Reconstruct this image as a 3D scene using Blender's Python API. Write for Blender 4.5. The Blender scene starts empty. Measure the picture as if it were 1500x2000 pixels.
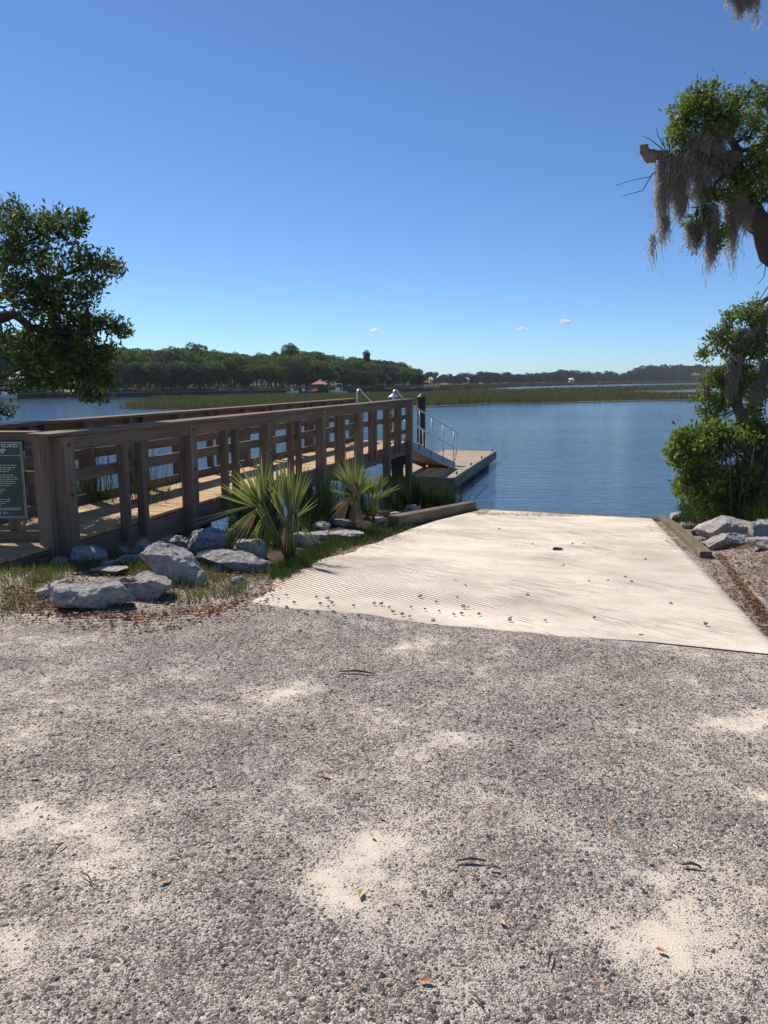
import bpy, bmesh, math, random
import numpy as np
from mathutils import Vector, Matrix, noise as mnoise
R = math.radians
rng = np.random.default_rng(7); random.seed(7)
sc = bpy.context.scene
COL = sc.collection
# ---------------------------------------------------------------- camera, sky, sun, exposure
PITCH = R(9.87); CAMZ = 1.6; FOC = 1500.0
cd = bpy.data.cameras.new("camera"); cam = bpy.data.objects.new("camera", cd); COL.objects.link(cam)
cam.location = (0, 0, CAMZ); cam.rotation_euler = (math.pi/2 - PITCH, 0, 0)
cd.sensor_fit = 'HORIZONTAL'; cd.sensor_width = 36; cd.lens = 36.0; cd.clip_start = 0.05; cd.clip_end = 20000
sc.camera = cam
SUN_EL, SUN_AZ = 49.0, -41.0          # azimuth measured clockwise from +Y
w = bpy.data.worlds.new("World"); sc.world = w; w.use_nodes = True
nt = w.node_tree; bg = nt.nodes['Background']
sky = nt.nodes.new('ShaderNodeTexSky'); sky.sky_type = 'NISHITA'; sky.sun_disc = False
sky.sun_elevation = R(SUN_EL); sky.sun_rotation = R(SUN_AZ); sky.altitude = 0
sky.air_density = 0.7; sky.dust_density = 0.1; sky.ozone_density = 3.0
tint = nt.nodes.new('ShaderNodeMixRGB'); tint.blend_type = 'MULTIPLY'; tint.inputs[0].default_value = 1.0; tint.inputs[2].default_value = (.65, .85, 1.04, 1)
nt.links.new(sky.outputs[0], tint.inputs[1]); nt.links.new(tint.outputs[0], bg.inputs[0]); bg.inputs[1].default_value = 0.10
sl = bpy.data.lights.new("sun", 'SUN'); sl.energy = 4.6; sl.angle = R(0.53); sl.color = (1.0, 0.94, 0.84)
so = bpy.data.objects.new("sun", sl); COL.objects.link(so)
_e, _a = R(SUN_EL), R(SUN_AZ)
sdir = Vector((math.sin(_a)*math.cos(_e), math.cos(_a)*math.cos(_e), math.sin(_e)))
so.rotation_euler = sdir.to_track_quat('Z', 'Y').to_euler(); so.location = (-20, 30, 60)
sc.view_settings.view_transform = 'Standard'; sc.view_settings.look = 'None'
sc.view_settings.exposure = 0.30; sc.view_settings.gamma = 1.0
sc.cycles.max_bounces = 6; sc.cycles.transparent_max_bounces = 8; sc.cycles.volume_bounces = 4
sc.cycles.use_denoising = True
# ---------------------------------------------------------------- ray helpers
_s, _c = math.sin(PITCH), math.cos(PITCH)
def ray(px, py):
    u = (np.asarray(px, float)-750)/FOC; v = (np.asarray(py, float)-1000)/FOC
    return u, _c - v*_s, -_s - v*_c
def at(px, py, Y):
    u, dy, dz = ray(px, py); t = Y/dy
    return Vector((float(u*t), float(Y), float(CAMZ+dz*t)))
def atz(px, py, z):
    u, dy, dz = ray(px, py); t = (z-CAMZ)/dz
    return np.stack([u*t, dy*t, np.broadcast_to(z, np.shape(t)).astype(float)], -1)
# ---------------------------------------------------------------- terrain
WATER = -1.40
def sstep(x, a, b):
    t = np.clip((x-a)/(b-a), 0, 1); return t*t*(3-2*t)
def ST(x, y): return x*.324+y*.946, x*.946-y*.324
def XY(s, t): return s*.324+t*.946, s*.946-t*.324
def plane_z(s): 
    d = s-4.75
    return -.11*np.where(d < -.4, 0, np.where(d > .4, d, (d+.4)**2/1.6))
def lownoise(x, y):
    return (np.sin(x*1.7+.6*np.sin(y*1.3))*np.cos(y*1.45+.8*np.sin(x*.9)) + .5*np.sin(x*4.1+y*2.3)*np.cos(y*3.7-x*1.1))
def zt(x, y):
    x = np.asarray(x, float); y = np.asarray(y, float)
    s, t = ST(x, y)
    z = plane_z(s)
    ramp = sstep(t, -3.75, -3.45)*(1-sstep(t, .7, 1.0))*sstep(s, 4.6, 5.0)
    z = np.maximum(z, -3.2)
    # banks
    lb = sstep(-t, 3.5, 4.2)*sstep(s, 7, 10)*(1-sstep(s, 14.5, 17))
    z = z + .10*lb
    rb = sstep(t, .8, 2.0)*sstep(s, 7, 11)*(1-sstep(s, 15, 18.5))
    z = z + .30*rb
    dip = sstep(-t, 4.6, 5.8)*sstep(s, 4.7, 6.5)
    z = z - .12*dip
    dr = sstep(-t, 5.3, 7.0)*sstep(s, 7.6, 9.6)
    z = z*(1-dr) + np.minimum(z, -1.75)*dr
    dr2 = sstep(t, 1.0, 4)*sstep(s, 16.3, 18.5)
    z = z*(1-dr2) + np.minimum(z, -2.0)*dr2
    far = sstep(np.hypot(x, y), 18, 30)*sstep(s, 8, 18)
    z = z*(1-far) + np.minimum(z, -3.2)*far
    amp = .012*(1-ramp) + .02*np.maximum(lb, rb)
    z = z + amp*lownoise(x*1.3, y*1.3) - .008*ramp
    return z
def hit(px, py, tmax=60):
    u, dy, dz = ray(px, py)
    u, dy, dz = np.broadcast_arrays(u, dy, dz)
    t = np.full(u.shape, 1.0)
    for i in range(2600):
        step = .012+.004*t
        z = CAMZ+dz*t; g = zt(u*t, dy*t)
        go = z > g
        if not go.any(): break
        t = np.where(go & (t < tmax), t+step*np.clip((z-g)*2.0, 1, 8), t)
        if (t >= tmax).all(): break
        if i > 900: break
    return np.stack([u*t, dy*t, zt(u*t, dy*t)], -1)
def hv(px, py): 
    p = hit(np.array([px]), np.array([py]))[0]; return Vector(p.tolist())
# ---------------------------------------------------------------- objects
WL = {}
_o1 = ['first','second','third','fourth','fifth','sixth','seventh','eighth','ninth','tenth','eleventh','twelfth','thirteenth','fourteenth','fifteenth','sixteenth','seventeenth','eighteenth','nineteenth']
def nth(k):
    if k < 19: return _o1[k]
    t = ['twenty','thirty','forty','fifty'][(k+1)//10-2]; u = (k+1) % 10
    return t.replace('ty', 'tieth') if u == 0 else t+'-'+_o1[u-1]
def tag(o, label=None, cat=None, group=None, kind=None):
    if label: o['label'] = label
    if cat: o['category'] = cat
    if group: o['group'] = group
    if kind: o['kind'] = kind
    return o
def thing(name, label, cat, loc=(0, 0, 0), group=None):
    o = bpy.data.objects.new(name, None); COL.objects.link(o); o.location = loc; o.empty_display_size = .1
    WL[o.name] = Vector(loc); return tag(o, label, cat, group)
def link(name, me, mat, parent=None, smooth=False):
    o = bpy.data.objects.new(name, me); COL.objects.link(o)
    if mat: me.materials.append(mat)
    if parent is not None:
        o.parent = parent
    if smooth: me.polygons.foreach_set('use_smooth', [True]*len(me.polygons))
    return o
def npmesh(name, verts, faces, mat, parent=None, smooth=False, attrs=None, origin=None):
    """verts (N,3) world, faces (M,k) uniform"""
    verts = np.asarray(verts, np.float32); faces = np.asarray(faces, np.int32)
    org = np.array(WL[parent.name] if parent is not None and parent.name in WL else (origin if origin is not None else (0, 0, 0)), np.float32)
    me = bpy.data.meshes.new(name); n, k = faces.shape
    me.vertices.add(len(verts)); me.vertices.foreach_set('co', (verts-org).ravel())
    me.loops.add(n*k); me.loops.foreach_set('vertex_index', faces.ravel())
    me.polygons.add(n); me.polygons.foreach_set('loop_start', np.arange(0, n*k, k, dtype=np.int32))
    me.polygons.foreach_set('loop_total', np.full(n, k, np.int32))
    if attrs:
        for a, val in attrs.items():
            at_ = me.attributes.new(a, 'FLOAT', 'POINT'); at_.data.foreach_set('value', np.asarray(val, np.float32))
    me.update(calc_edges=True)
    o = link(name, me, mat, parent, smooth)
    if parent is None and origin is not None: o.location = origin
    WL[o.name] = Vector(org.tolist())
    return o
class MB:
    def __init__(s): s.v = []; s.f = []; s.uv = []
    def quad(s, idx, uvs): s.f.append(idx); s.uv.append(uvs)
    def beam(s, p0, p1, w, h, up=(0, 0, 1), jit=0.0):
        p0 = Vector(p0); p1 = Vector(p1); d = p1-p0; L = d.length; d.normalize(); up = Vector(up)
        x = d.cross(up)
        if x.length < 1e-4: x = d.cross(Vector((0, 1, 0)))
        x.normalize(); y = x.cross(d).normalized(); b = len(s.v); off = random.random()*50
        for p in (p0, p1):
            for sx, sy in ((-1, -1), (1, -1), (1, 1), (-1, 1)):
                s.v.append(p + x*(sx*w/2+random.uniform(-jit, jit)) + y*(sy*h/2+random.uniform(-jit, jit)))
        ws = [0, w, w+h, 2*w+h, 2*w+2*h]
        for i in range(4):
            j = (i+1) % 4
            s.quad([b+i, b+4+i, b+4+j, b+j], [(off, ws[i]+off), (off+L, ws[i]+off), (off+L, ws[i+1]+off), (off, ws[i+1]+off)])
        s.quad([b, b+1, b+2, b+3], [(off, off), (off, off+w), (off+h*.3, off+w), (off+h*.3, off)])
        s.quad([b+7, b+6, b+5, b+4], [(off, off), (off, off+w), (off+h*.3, off+w), (off+h*.3, off)])
        return s
    def box(s, c, sx, sy, sz, rot=0.0):
        c = Vector(c); d = Vector((math.cos(rot), math.sin(rot), 0))
        return s.beam(c-d*sx/2, c+d*sx/2, sy, sz)
    def tube(s, pts, rad, n=8, cap=True):
        pts = [Vector(p) for p in pts]
        if not hasattr(rad, '__len__'): rad = [rad]*len(pts)
        b = len(s.v); L = 0; prev = None; Ls = []
        for i, p in enumerate(pts):
            d = (pts[min(i+1, len(pts)-1)] - pts[max(i-1, 0)]).normalized()
            if prev is None:
                x = d.orthogonal().normalized()
            else:
                x = (prev - d*prev.dot(d)); x = x.normalized() if x.length > 1e-6 else d.orthogonal().normalized()
            prev = x; y = d.cross(x)
            if i: L += (p-pts[i-1]).length
            Ls.append(L)
            for k in range(n):
                a = 2*math.pi*k/n; s.v.append(p + (x*math.cos(a)+y*math.sin(a))*rad[i])
        for i in range(len(pts)-1):
            for k in range(n):
                k2 = (k+1) % n; c = 2*math.pi*max(rad)/n
                s.quad([b+i*n+k, b+i*n+k2, b+(i+1)*n+k2, b+(i+1)*n+k], [(Ls[i], k*c), (Ls[i], (k+1)*c), (Ls[i+1], (k+1)*c), (Ls[i+1], k*c)])
        if cap:
            s.quad([b+k for k in range(n)][::-1], [(0, 0)]*n); e = b+(len(pts)-1)*n
            s.quad([e+k for k in range(n)], [(0, 0)]*n)
        return s
    def poly(s, pts, uvs=None):
        b = len(s.v); s.v += [Vector(p) for p in pts]
        s.quad(list(range(b, b+len(pts))), uvs or [(p[0], p[1]) for p in pts]); return s
    def build(s, name, mat, parent=None, bevel=0, smooth=False, origin=None):
        org = WL[parent.name] if parent is not None and parent.name in WL else Vector(origin or (0, 0, 0))
        me = bpy.data.meshes.new(name); me.from_pydata([tuple(v-org) for v in s.v], [], s.f)
        uvl = me.uv_layers.new(name='UVMap'); flat = [c for u in s.uv for q in u for c in q]
        uvl.data.foreach_set('uv', flat); me.update()
        o = link(name, me, mat, parent, smooth); WL[o.name] = Vector(org)
        if parent is None and origin is not None: o.location = origin
        if bevel:
            m = o.modifiers.new('bevel', 'BEVEL'); m.width = bevel; m.segments = 2; m.limit_method = 'ANGLE'
        return o
def copy_tree(o, loc, rz=None, label=None, scale=None):
    r = o.copy(); COL.objects.link(r); r.location = loc
    if rz is not None: r.rotation_euler = (0, 0, rz)
    if scale is not None: r.scale = scale
    if label: r['label'] = label
    for ch in list(o.children):
        c = ch.copy(); COL.objects.link(c); c.parent = r
        for g in ch.children:
            d = g.copy(); COL.objects.link(d); d.parent = c
    return r
# ---------------------------------------------------------------- materials
class NM:
    def __init__(s, name):
        s.m = bpy.data.materials.new(name); s.m.use_nodes = True; s.t = s.m.node_tree; s.t.nodes.clear()
        s.out = s.t.nodes.new('ShaderNodeOutputMaterial')
    def n(s, typ, **kw):
        nd = s.t.nodes.new('ShaderNode'+typ)
        for k, v in kw.items():
            if k.startswith('i_'):
                key = k[2:].replace('_', ' ')
                nd.inputs[key].default_value = v
            else: setattr(nd, k, v)
        return nd
    def l(s, a, b): s.t.links.new(a, b)
    def noise(s, vec, scale, detail=4, rough=.55, dist=0):
        n = s.n('TexNoise'); n.inputs['Scale'].default_value = scale; n.inputs['Detail'].default_value = detail
        n.inputs['Roughness'].default_value = rough; n.inputs['Distortion'].default_value = dist
        if vec: s.l(vec, n.inputs['Vector'])
        return n.outputs['Fac']
    def ramp(s, fac, stops, interp='LINEAR'):
        r = s.n('ValToRGB'); r.color_ramp.interpolation = interp
        el = r.color_ramp.elements
        while len(el) < len(stops): el.new(.5)
        for e, (p, c) in zip(el, stops):
            e.position = p; e.color = (c, c, c, 1) if not hasattr(c, '__len__') else (*c, 1)
        s.l(fac, r.inputs[0]); return r.outputs[0]
    def mix(s, fac, a, b, mode='MIX'):
        m = s.n('MixRGB', blend_type=mode)
        for inp, val in zip(m.inputs, (fac, a, b)):
            if isinstance(val, bpy.types.NodeSocket): s.l(val, inp)
            elif hasattr(val, '__len__'): inp.default_value = (*val, 1)
            else: inp.default_value = val if inp.type == 'VALUE' else (val, val, val, 1)
        return m.outputs[0]
    def math(s, op, a, b=0.0, clamp=False):
        m = s.n('Math', operation=op); m.use_clamp = clamp
        for inp, val in zip(m.inputs, (a, b)):
            if isinstance(val, bpy.types.NodeSocket): s.l(val, inp)
            else: inp.default_value = val
        return m.outputs[0]
    def mapping(s, vec, scale=(1, 1, 1), rot=(0, 0, 0)):
        m = s.n('Mapping'); m.inputs['Scale'].default_value = scale; m.inputs['Rotation'].default_value = rot
        s.l(vec, m.inputs['Vector']); return m.outputs[0]
    def pos(s): return s.n('NewGeometry').outputs['Position']
    def obj(s): return s.n('TexCoord').outputs['Object']
    def uv(s): return s.n('TexCoord').outputs['UV']
    def island(s): return s.n('NewGeometry').outputs['Random Per Island']
    def bump(s, h, strength=.5, dist=.01, nrm=None):
        b = s.n('Bump'); b.inputs['Strength'].default_value = strength; b.inputs['Distance'].default_value = dist
        s.l(h, b.inputs['Height'])
        if nrm: s.l(nrm, b.inputs['Normal'])
        return b.outputs[0]
    def bsdf(s, color, rough=.8, nrm=None, metal=0, spec=.5, out=True):
        b = s.n('BsdfPrincipled')
        if isinstance(color, bpy.types.NodeSocket): s.l(color, b.inputs['Base Color'])
        else: b.inputs['Base Color'].default_value = (*color, 1)
        if isinstance(rough, bpy.types.NodeSocket): s.l(rough, b.inputs['Roughness'])
        else: b.inputs['Roughness'].default_value = rough
        b.inputs['Metallic'].default_value = metal; b.inputs['Specular IOR Level'].default_value = spec
        if nrm: s.l(nrm, b.inputs['Normal'])
        if out: s.l(b.outputs[0], s.out.inputs[0])
        return b.outputs[0]
def simple(name, col, rough=.7, metal=0, var=.15, scale=8):
    m = NM(name); nz = m.noise(m.obj(), scale)
    c = m.mix(nz, [x*(1-var) for x in col], [min(1, x*(1+var)) for x in col])
    m.bsdf(c, rough, metal=metal, nrm=m.bump(m.noise(m.obj(), scale*5), .15, .005)); return m.m
def wood(name, dark, light, grain=1.0, rough=.8, knots=True, spec=.3):
    m = NM(name); uv = m.uv()
    st = m.mapping(uv, (1.2, 42, 1)); n1 = m.noise(st, 1.6, 6, .65, .4)
    n2 = m.noise(m.mapping(uv, (.7, 5, 1)), 1.3, 3)
    isl = m.island()
    f = m.mix(.45, n1, n2)
    c = m.ramp(f, [(.32, dark), (.62, light)])
    c = m.mix(m.math('MULTIPLY', isl, .45), c, [x*.62 for x in light])
    cr = m.ramp(m.noise(m.mapping(uv, (1.0, 60, 1)), 1.0, 3, .5, .2), [(.30, 0.0), (.36, 1.0)])
    c = m.mix(cr, [x*.45 for x in dark], c)
    if knots:
        v = m.n('TexVoronoi'); v.inputs['Scale'].default_value = 1; m.l(m.mapping(uv, (1.1, 6.5, 1)), v.inputs['Vector'])
        k = m.ramp(v.outputs['Distance'], [(.05, 0.0), (.10, 1.0)]); c = m.mix(k, [x*.4 for x in dark], c)
    h = m.mix(.5, n1, cr)
    m.bsdf(c, rough, nrm=m.bump(h, .7, .004*grain), spec=spec); return m.m
def leafmat(name, c1, c2, c3=None, trans=.35, rough=.45, spec=.5):
    m = NM(name); isl = m.island()
    stops = [(0, c1), (.75, c2)] + ([(1.0, c3)] if c3 else [])
    c = m.ramp(isl, stops)
    c = m.mix(m.ramp(m.noise(m.pos(), .9, 2), [(.35, 0.0), (.65, .45)]), c, c1)
    b = m.bsdf(c, rough, spec=spec, out=False)
    tr = m.n('BsdfTranslucent'); m.l(m.mix(.5, c, c2, 'MIX'), tr.inputs[0])
    mx = m.n('MixShader'); mx.inputs[0].default_value = trans; m.l(b, mx.inputs[1]); m.l(tr.outputs[0], mx.inputs[2])
    m.l(mx.outputs[0], m.out.inputs[0]); return m.m

def mat_ground():
    m = NM('gravel_ground'); p = m.pos()
    sand = m.n('Attribute', attribute_name='sand').outputs['Fac']
    soil = m.n('Attribute', attribute_name='soil').outputs['Fac']
    def vor(scale, off):
        mp = m.n('Mapping'); mp.inputs['Location'].default_value = off; m.l(p, mp.inputs['Vector'])
        wn = m.n('TexNoise'); wn.inputs['Scale'].default_value = scale*1.1; wn.inputs['Detail'].default_value = 2; m.l(mp.outputs[0], wn.inputs['Vector'])
        wv = m.n('VectorMath', operation='MULTIPLY_ADD'); m.l(wn.outputs['Color'], wv.inputs[0]); wv.inputs[1].default_value = (.55/scale,)*3; m.l(mp.outputs[0], wv.inputs[2])
        v = m.n('TexVoronoi', feature='F1'); v.inputs['Scale'].default_value = scale; m.l(wv.outputs[0], v.inputs['Vector'])
        sp = m.n('SeparateColor'); m.l(v.outputs['Color'], sp.inputs[0]); return v.outputs['Distance'], sp.outputs
    d1, r1 = vor(62, (0, 0, 0)); d2, r2 = vor(115, (3.1, 1.7, 0)); d3, r3 = vor(215, (5.3, 7.9, 0))
    st = [(0, (.050, .051, .056)), (.13, (.105, .098, .100)), (.27, (.175, .152, .152)), (.43, (.255, .225, .213)), (.58, (.165, .165, .158)), (.68, (.335, .295, .255)), (.80, (.235, .155, .12)), (.84, (.44, .395, .335)), (.945, (.42, .27, .17)), (.96, (.64, .60, .53))]
    big = m.noise(p, .7, 4, .6); mid = m.noise(p, 3.2, 5, .68); fine = m.noise(p, 14, 4, .7)
    patch = m.math('ADD', m.math('MULTIPLY', big, .5), m.math('ADD', m.math('MULTIPLY', mid, .35), m.math('MULTIPLY', fine, .15)))
    cr = m.ramp(patch, [(.40, 0.0), (.50, .15), (.61, .42)])
    cr = m.math('ADD', cr, m.math('MULTIPLY', sand, .58))
    cr = m.math('ADD', cr, m.math('MULTIPLY', m.math('SUBTRACT', fine, .5), .7))
    cr = m.math('ADD', cr, m.math('MULTIPLY', m.math('SUBTRACT', mid, .5), .6), True)
    thr = m.math('SUBTRACT', .785, m.math('MULTIPLY', cr, .74))
    crumb = m.mix(m.noise(p, 260, 3, .7), (.37, .33, .285), (.78, .71, .615)); crumb = m.mix(m.ramp(cr, [(.35, 0.0), (.8, 1.0)]), crumb, m.mix(m.noise(p, 200, 3, .7), (.62, .545, .44), (.84, .755, .635)))
    def layer(base, d, r, keep, k):
        t_ = m.math('MULTIPLY', thr, m.math('ADD', .62, m.math('MULTIPLY', r[2], .6)))
        msk = m.math('MULTIPLY', m.math('SUBTRACT', t_, d), k, True)
        msk = m.math('MULTIPLY', msk, m.math('LESS_THAN', r[1], keep))
        return m.mix(msk, base, m.ramp(r[0], st, 'CONSTANT')), msk
    base, k3 = layer(crumb, d3, r3, .92, 9.0)
    base, k2 = layer(base, d2, r2, .66, 10.0)
    base, k1 = layer(base, d1, r1, .26, 12.0)
    spk = m.ramp(m.noise(p, 520, 2, .5), [(.60, 0.0), (.68, 1.0)]); base = m.mix(m.math('MULTIPLY', spk, .5), base, (.70, .64, .56))
    tint = m.mix(m.ramp(m.noise(p, 1.1, 4, .6), [(.36, 0.0), (.62, 1.0)]), (1.03, .98, 1.0), (1.24, 1.165, 1.10))
    base = m.mix(1.0, base, tint, 'MULTIPLY')
    dm = lambda k, d, q: m.math('MULTIPLY', k, m.math('SUBTRACT', q, m.math('MULTIPLY', d, q)))
    hh = m.math('ADD', dm(k3, d3, .55), m.math('ADD', dm(k2, d2, .8), dm(k1, d1, 1.5)))
    soilc = m.ramp(m.noise(p, 30, 6, .7), [(.3, (.05, .035, .022)), (.55, (.14, .10, .065)), (.75, (.24, .19, .13))])
    sf = m.math('ADD', soil, m.math('MULTIPLY', m.math('SUBTRACT', m.noise(p, 6, 5, .7), .5), .9))
    sf = m.ramp(sf, [(.42, 0.0), (.62, 1.0)])
    col = m.mix(sf, base, soilc)
    # wet mud by the water
    z = m.n('SeparateXYZ'); m.l(p, z.inputs[0])
    mud = m.ramp(m.math('MULTIPLY', z.outputs['Z'], -1.0), [(.0, 0.0), (1.0, 0.0)])
    wet = m.math('LESS_THAN', z.outputs['Z'], WATER+.10)
    col = m.mix(wet, col, (.035, .032, .024))
    h = m.math('ADD', hh, m.math('MULTIPLY', m.noise(p, 200, 4, .7), .9))
    m.bsdf(col, .95, nrm=m.bump(h, .9, .0085), spec=.12); return m.m
def mat_concrete():
    m = NM('ramp_concrete'); p = m.pos()
    rot = m.mapping(p, (1, 1, 1), (0, 0, R(-37)))     # x' across the grooves
    wv = m.n('TexWave', wave_type='BANDS', bands_direction='X', wave_profile='SIN')
    wv.inputs['Scale'].default_value = 6.2; wv.inputs['Distortion'].default_value = 1.3; wv.inputs['Detail'].default_value = 3; wv.inputs['Detail Scale'].default_value = 1.2
    m.l(rot, wv.inputs['Vector'])
    g = wv.outputs['Fac']
    n1 = m.noise(p, 1.1, 5, .6); n2 = m.noise(p, 14, 5, .7)
    c = m.mix(m.ramp(n1, [(.35, 0.0), (.62, 1.0)]), (.53, .445, .36), (.77, .665, .55)); c = m.mix(m.ramp(n2, [(.3, .35), (.6, 0.0)]), c, (.42, .37, .30))
    # dirt lying in the grooves
    gd = m.ramp(g, [(.12, 1.0), (.34, 0.0)])
    zone = m.ramp(m.noise(m.mapping(p, (1, 1, 1), (0, 0, R(-37))), .75, 4, .6), [(.46, 0.0), (.62, 1.0)])
    streak = m.ramp(m.noise(m.mapping(rot, (5, .9, 1)), 2.2, 4, .7), [(.46, 0.0), (.56, 1.0)])
    d = m.math('MULTIPLY', m.math('MULTIPLY', gd, zone), streak)
    ga = m.n('Attribute', attribute_name='dirt').outputs['Fac']
    d = m.math('ADD', d, m.math('MULTIPLY', m.math('MULTIPLY', gd, ga), 1.1), True)
    c = m.mix(d, c, (.10, .085, .06))
    worn = m.ramp(m.noise(p, .5, 3), [(.35, .25), (.6, 1.0)])
    h = m.math('ADD', m.math('MULTIPLY', g, m.math('MULTIPLY', worn, .6)), m.math('MULTIPLY', n2, .4))
    sp = m.ramp(m.noise(p, 45, 3, .6), [(.64, 0.0), (.70, .6)]); c = m.mix(sp, c, (.2, .17, .13))
    wet = m.n('Attribute', attribute_name='wet').outputs['Fac']
    wetn = m.math('ADD', wet, m.math('MULTIPLY', m.math('SUBTRACT', m.noise(p, 2.5, 4), .5), .5), True)
    wf = m.ramp(wetn, [(.3, 0.0), (.7, 1.0)])
    c = m.mix(wf, c, (.12, .10, .072))
    m.bsdf(c, m.mix(wf, .9, .4), nrm=m.bump(h, .8, .009), spec=.25); return m.m
def mat_water():
    m = NM('tidal_water'); p = m.pos()
    # wind ripples: wavelets elongated across the wind, plus swells; amplitudes in metres
    a = m.noise(m.mapping(p, (.42, 2.3, 1), (0, 0, R(5))), 2.3, 4, .55, .25)
    b = m.noise(m.mapping(p, (.5, 1.4, 1), (0, 0, R(-10))), 1.0, 3, .5, .5)
    c = m.noise(m.mapping(p, (1.0, 1.7, 1), (0, 0, R(24))), 6, 3, .5)
    h = m.math('ADD', m.math('MULTIPLY', a, .075), m.math('ADD', m.math('MULTIPLY', b, .05), m.math('MULTIPLY', c, .012)))
    calm = m.ramp(m.noise(m.mapping(p, (.03, .10, 1)), 1.0, 4), [(.35, .55), (.65, 1.15)])
    h = m.math('MULTIPLY', h, calm)
    nb = m.bump(h, 1.0, 1.0)
    col = m.mix(m.noise(m.mapping(p, (.02, .1, 1)), 1.5, 3), (.036, .072, .112), (.048, .094, .142))
    bs = m.n('BsdfPrincipled'); m.l(col, bs.inputs['Base Color']); bs.inputs['Roughness'].default_value = .08
    bs.inputs['IOR'].default_value = 1.333; bs.inputs['Specular IOR Level'].default_value = .5
    m.l(nb, bs.inputs['Normal']); m.l(bs.outputs[0], m.out.inputs[0]); return m.m
def mat_rock(name, a, b, c):
    m = NM(name); p = m.obj(); n = m.noise(p, 3.5, 7, .7); n2 = m.noise(p, 28, 6, .75)
    oi = m.n('ObjectInfo').outputs['Random']
    col = m.ramp(m.mix(.5, n, n2), [(.3, a), (.5, b), (.68, c)])
    col = m.mix(m.math('MULTIPLY', oi, .4), col, (.34, .31, .27))
    v = m.ramp(m.noise(m.mapping(p, (1, 3, 6), (.5, .3, 0)), 2.0, 4, .6, .8), [(.47, 0.0), (.5, .55), (.53, 0.0)])
    col = m.mix(v, col, (.12, .11, .105))
    h = m.math('ADD', m.math('MULTIPLY', n, 1.6), m.math('MULTIPLY', n2, .5))
    m.bsdf(col, .9, nrm=m.bump(h, .9, .04), spec=.2); return m.m
M = {}
M['ground'] = mat_ground(); M['concrete'] = mat_concrete(); M['water'] = mat_water()
M['rock'] = mat_rock('grey_granite', (.17, .16, .145), (.43, .40, .36), (.74, .69, .62))
M['pale_rock'] = mat_rock('pale_granite', (.30, .27, .245), (.52, .48, .44), (.70, .67, .62))
M['old_wood'] = wood('weathered_brown_wood', (.074, .052, .036), (.245, .178, .125))
M['post_wood'] = wood('weathered_post_wood', (.085, .060, .042), (.29, .215, .152))
M['deck_wood'] = wood('yellow_deck_wood', (.33, .20, .085), (.62, .42, .215), spec=.25)
M['dock_wood'] = wood('pale_dock_wood', (.26, .18, .12), (.50, .38, .27))
M['grey_wood'] = wood('grey_dock_timber', (.12, .11, .095), (.34, .31, .265))
M['log_wood'] = wood('mossy_timber', (.05, .042, .024), (.22, .18, .11))
M['pile_wood'] = wood('tarred_pile_wood', (.018, .017, .012), (.06, .055, .036))
M['dark_wood'] = wood('dark_structure_wood', (.02, .015, .011), (.075, .055, .042))
M['metal'] = simple('brushed_aluminium', (.62, .64, .66), .38, .85)
M['grey_metal'] = simple('dull_aluminium', (.33, .35, .37), .55, .5)
M['black'] = simple('black_iron', (.03, .03, .032), .6)
M['sign_green'] = simple('dark_green_sign', (.018, .055, .035), .35, 0, .08)
M['sign_white'] = simple('sign_lettering', (.62, .66, .62), .5, 0, .03)
M['white'] = simple('white_paint', (.78, .78, .76), .4)
M['cream'] = simple('cream_wall', (.55, .52, .46), .7)
M['red_roof'] = simple('red_roof', (.42, .06, .045), .6)
M['orange_roof'] = simple('orange_roof', (.45, .16, .09), .7)
M['grey_roof'] = simple('pale_grey_roof', (.62, .60, .58), .5)
M['glass'] = simple('dark_glass', (.02, .025, .03), .1)
M['hull_blue'] = simple('blue_hull', (.05, .10, .22), .3)
M['bark'] = simple('grey_bark', (.075, .062, .05), .95, 0, .5, 14)
M['bark_pale'] = simple('pale_bark', (.15, .115, .088), .95, 0, .5, 14)
M['bark_far'] = simple('distant_trunk_bark', (.26, .24, .21), .95, 0, .4, 3)
M['bark_dark'] = simple('dark_bark', (.035, .028, .022), .95, 0, .4, 14)
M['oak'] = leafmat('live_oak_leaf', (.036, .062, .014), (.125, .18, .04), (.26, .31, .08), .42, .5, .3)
M['oak_bright'] = leafmat('yellow_green_oak_leaf', (.06, .10, .015), (.19, .26, .04), (.36, .40, .07), .5, .5, .3)  # lighter, yellower leaf colour for the oaks on the right
M['bush'] = leafmat('glossy_shrub_leaf', (.07, .11, .02), (.21, .28, .05), (.36, .42, .08), .5, .45, .35)
M['far_leaf'] = leafmat('distant_foliage', (.034, .066, .014), (.16, .235, .05), (.29, .37, .08), .25, .6, .2)
M['far_leaf_grey'] = leafmat('mossy_distant_foliage', (.05, .055, .034), (.11, .128, .072), (.17, .18, .11), .2, .7, .2)
M['pine'] = leafmat('dark_pine_foliage', (.010, .020, .010), (.028, .045, .020), (.05, .07, .03), .15, .6, .2)
M['remote'] = leafmat('remote_foliage', (.018, .030, .016), (.045, .062, .030), (.07, .085, .04), .15, .7, .1)
M['moss'] = leafmat('spanish_moss', (.26, .24, .20), (.48, .45, .385), (.64, .61, .53), .62, .9, .1)
M['palm'] = leafmat('palmetto_frond', (.10, .125, .03), (.26, .29, .085), (.46, .48, .20), .42, .36)
M['palm_dead'] = leafmat('dead_frond', (.16, .10, .055), (.34, .235, .14), (.46, .35, .23), .25, .7)
M['grass'] = leafmat('short_grass', (.06, .085, .018), (.17, .20, .05), (.38, .33, .15), .35, .6, .2)
M['grass_green'] = leafmat('green_grass', (.028, .055, .012), (.07, .115, .025), (.13, .15, .05), .35, .6, .2)
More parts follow.
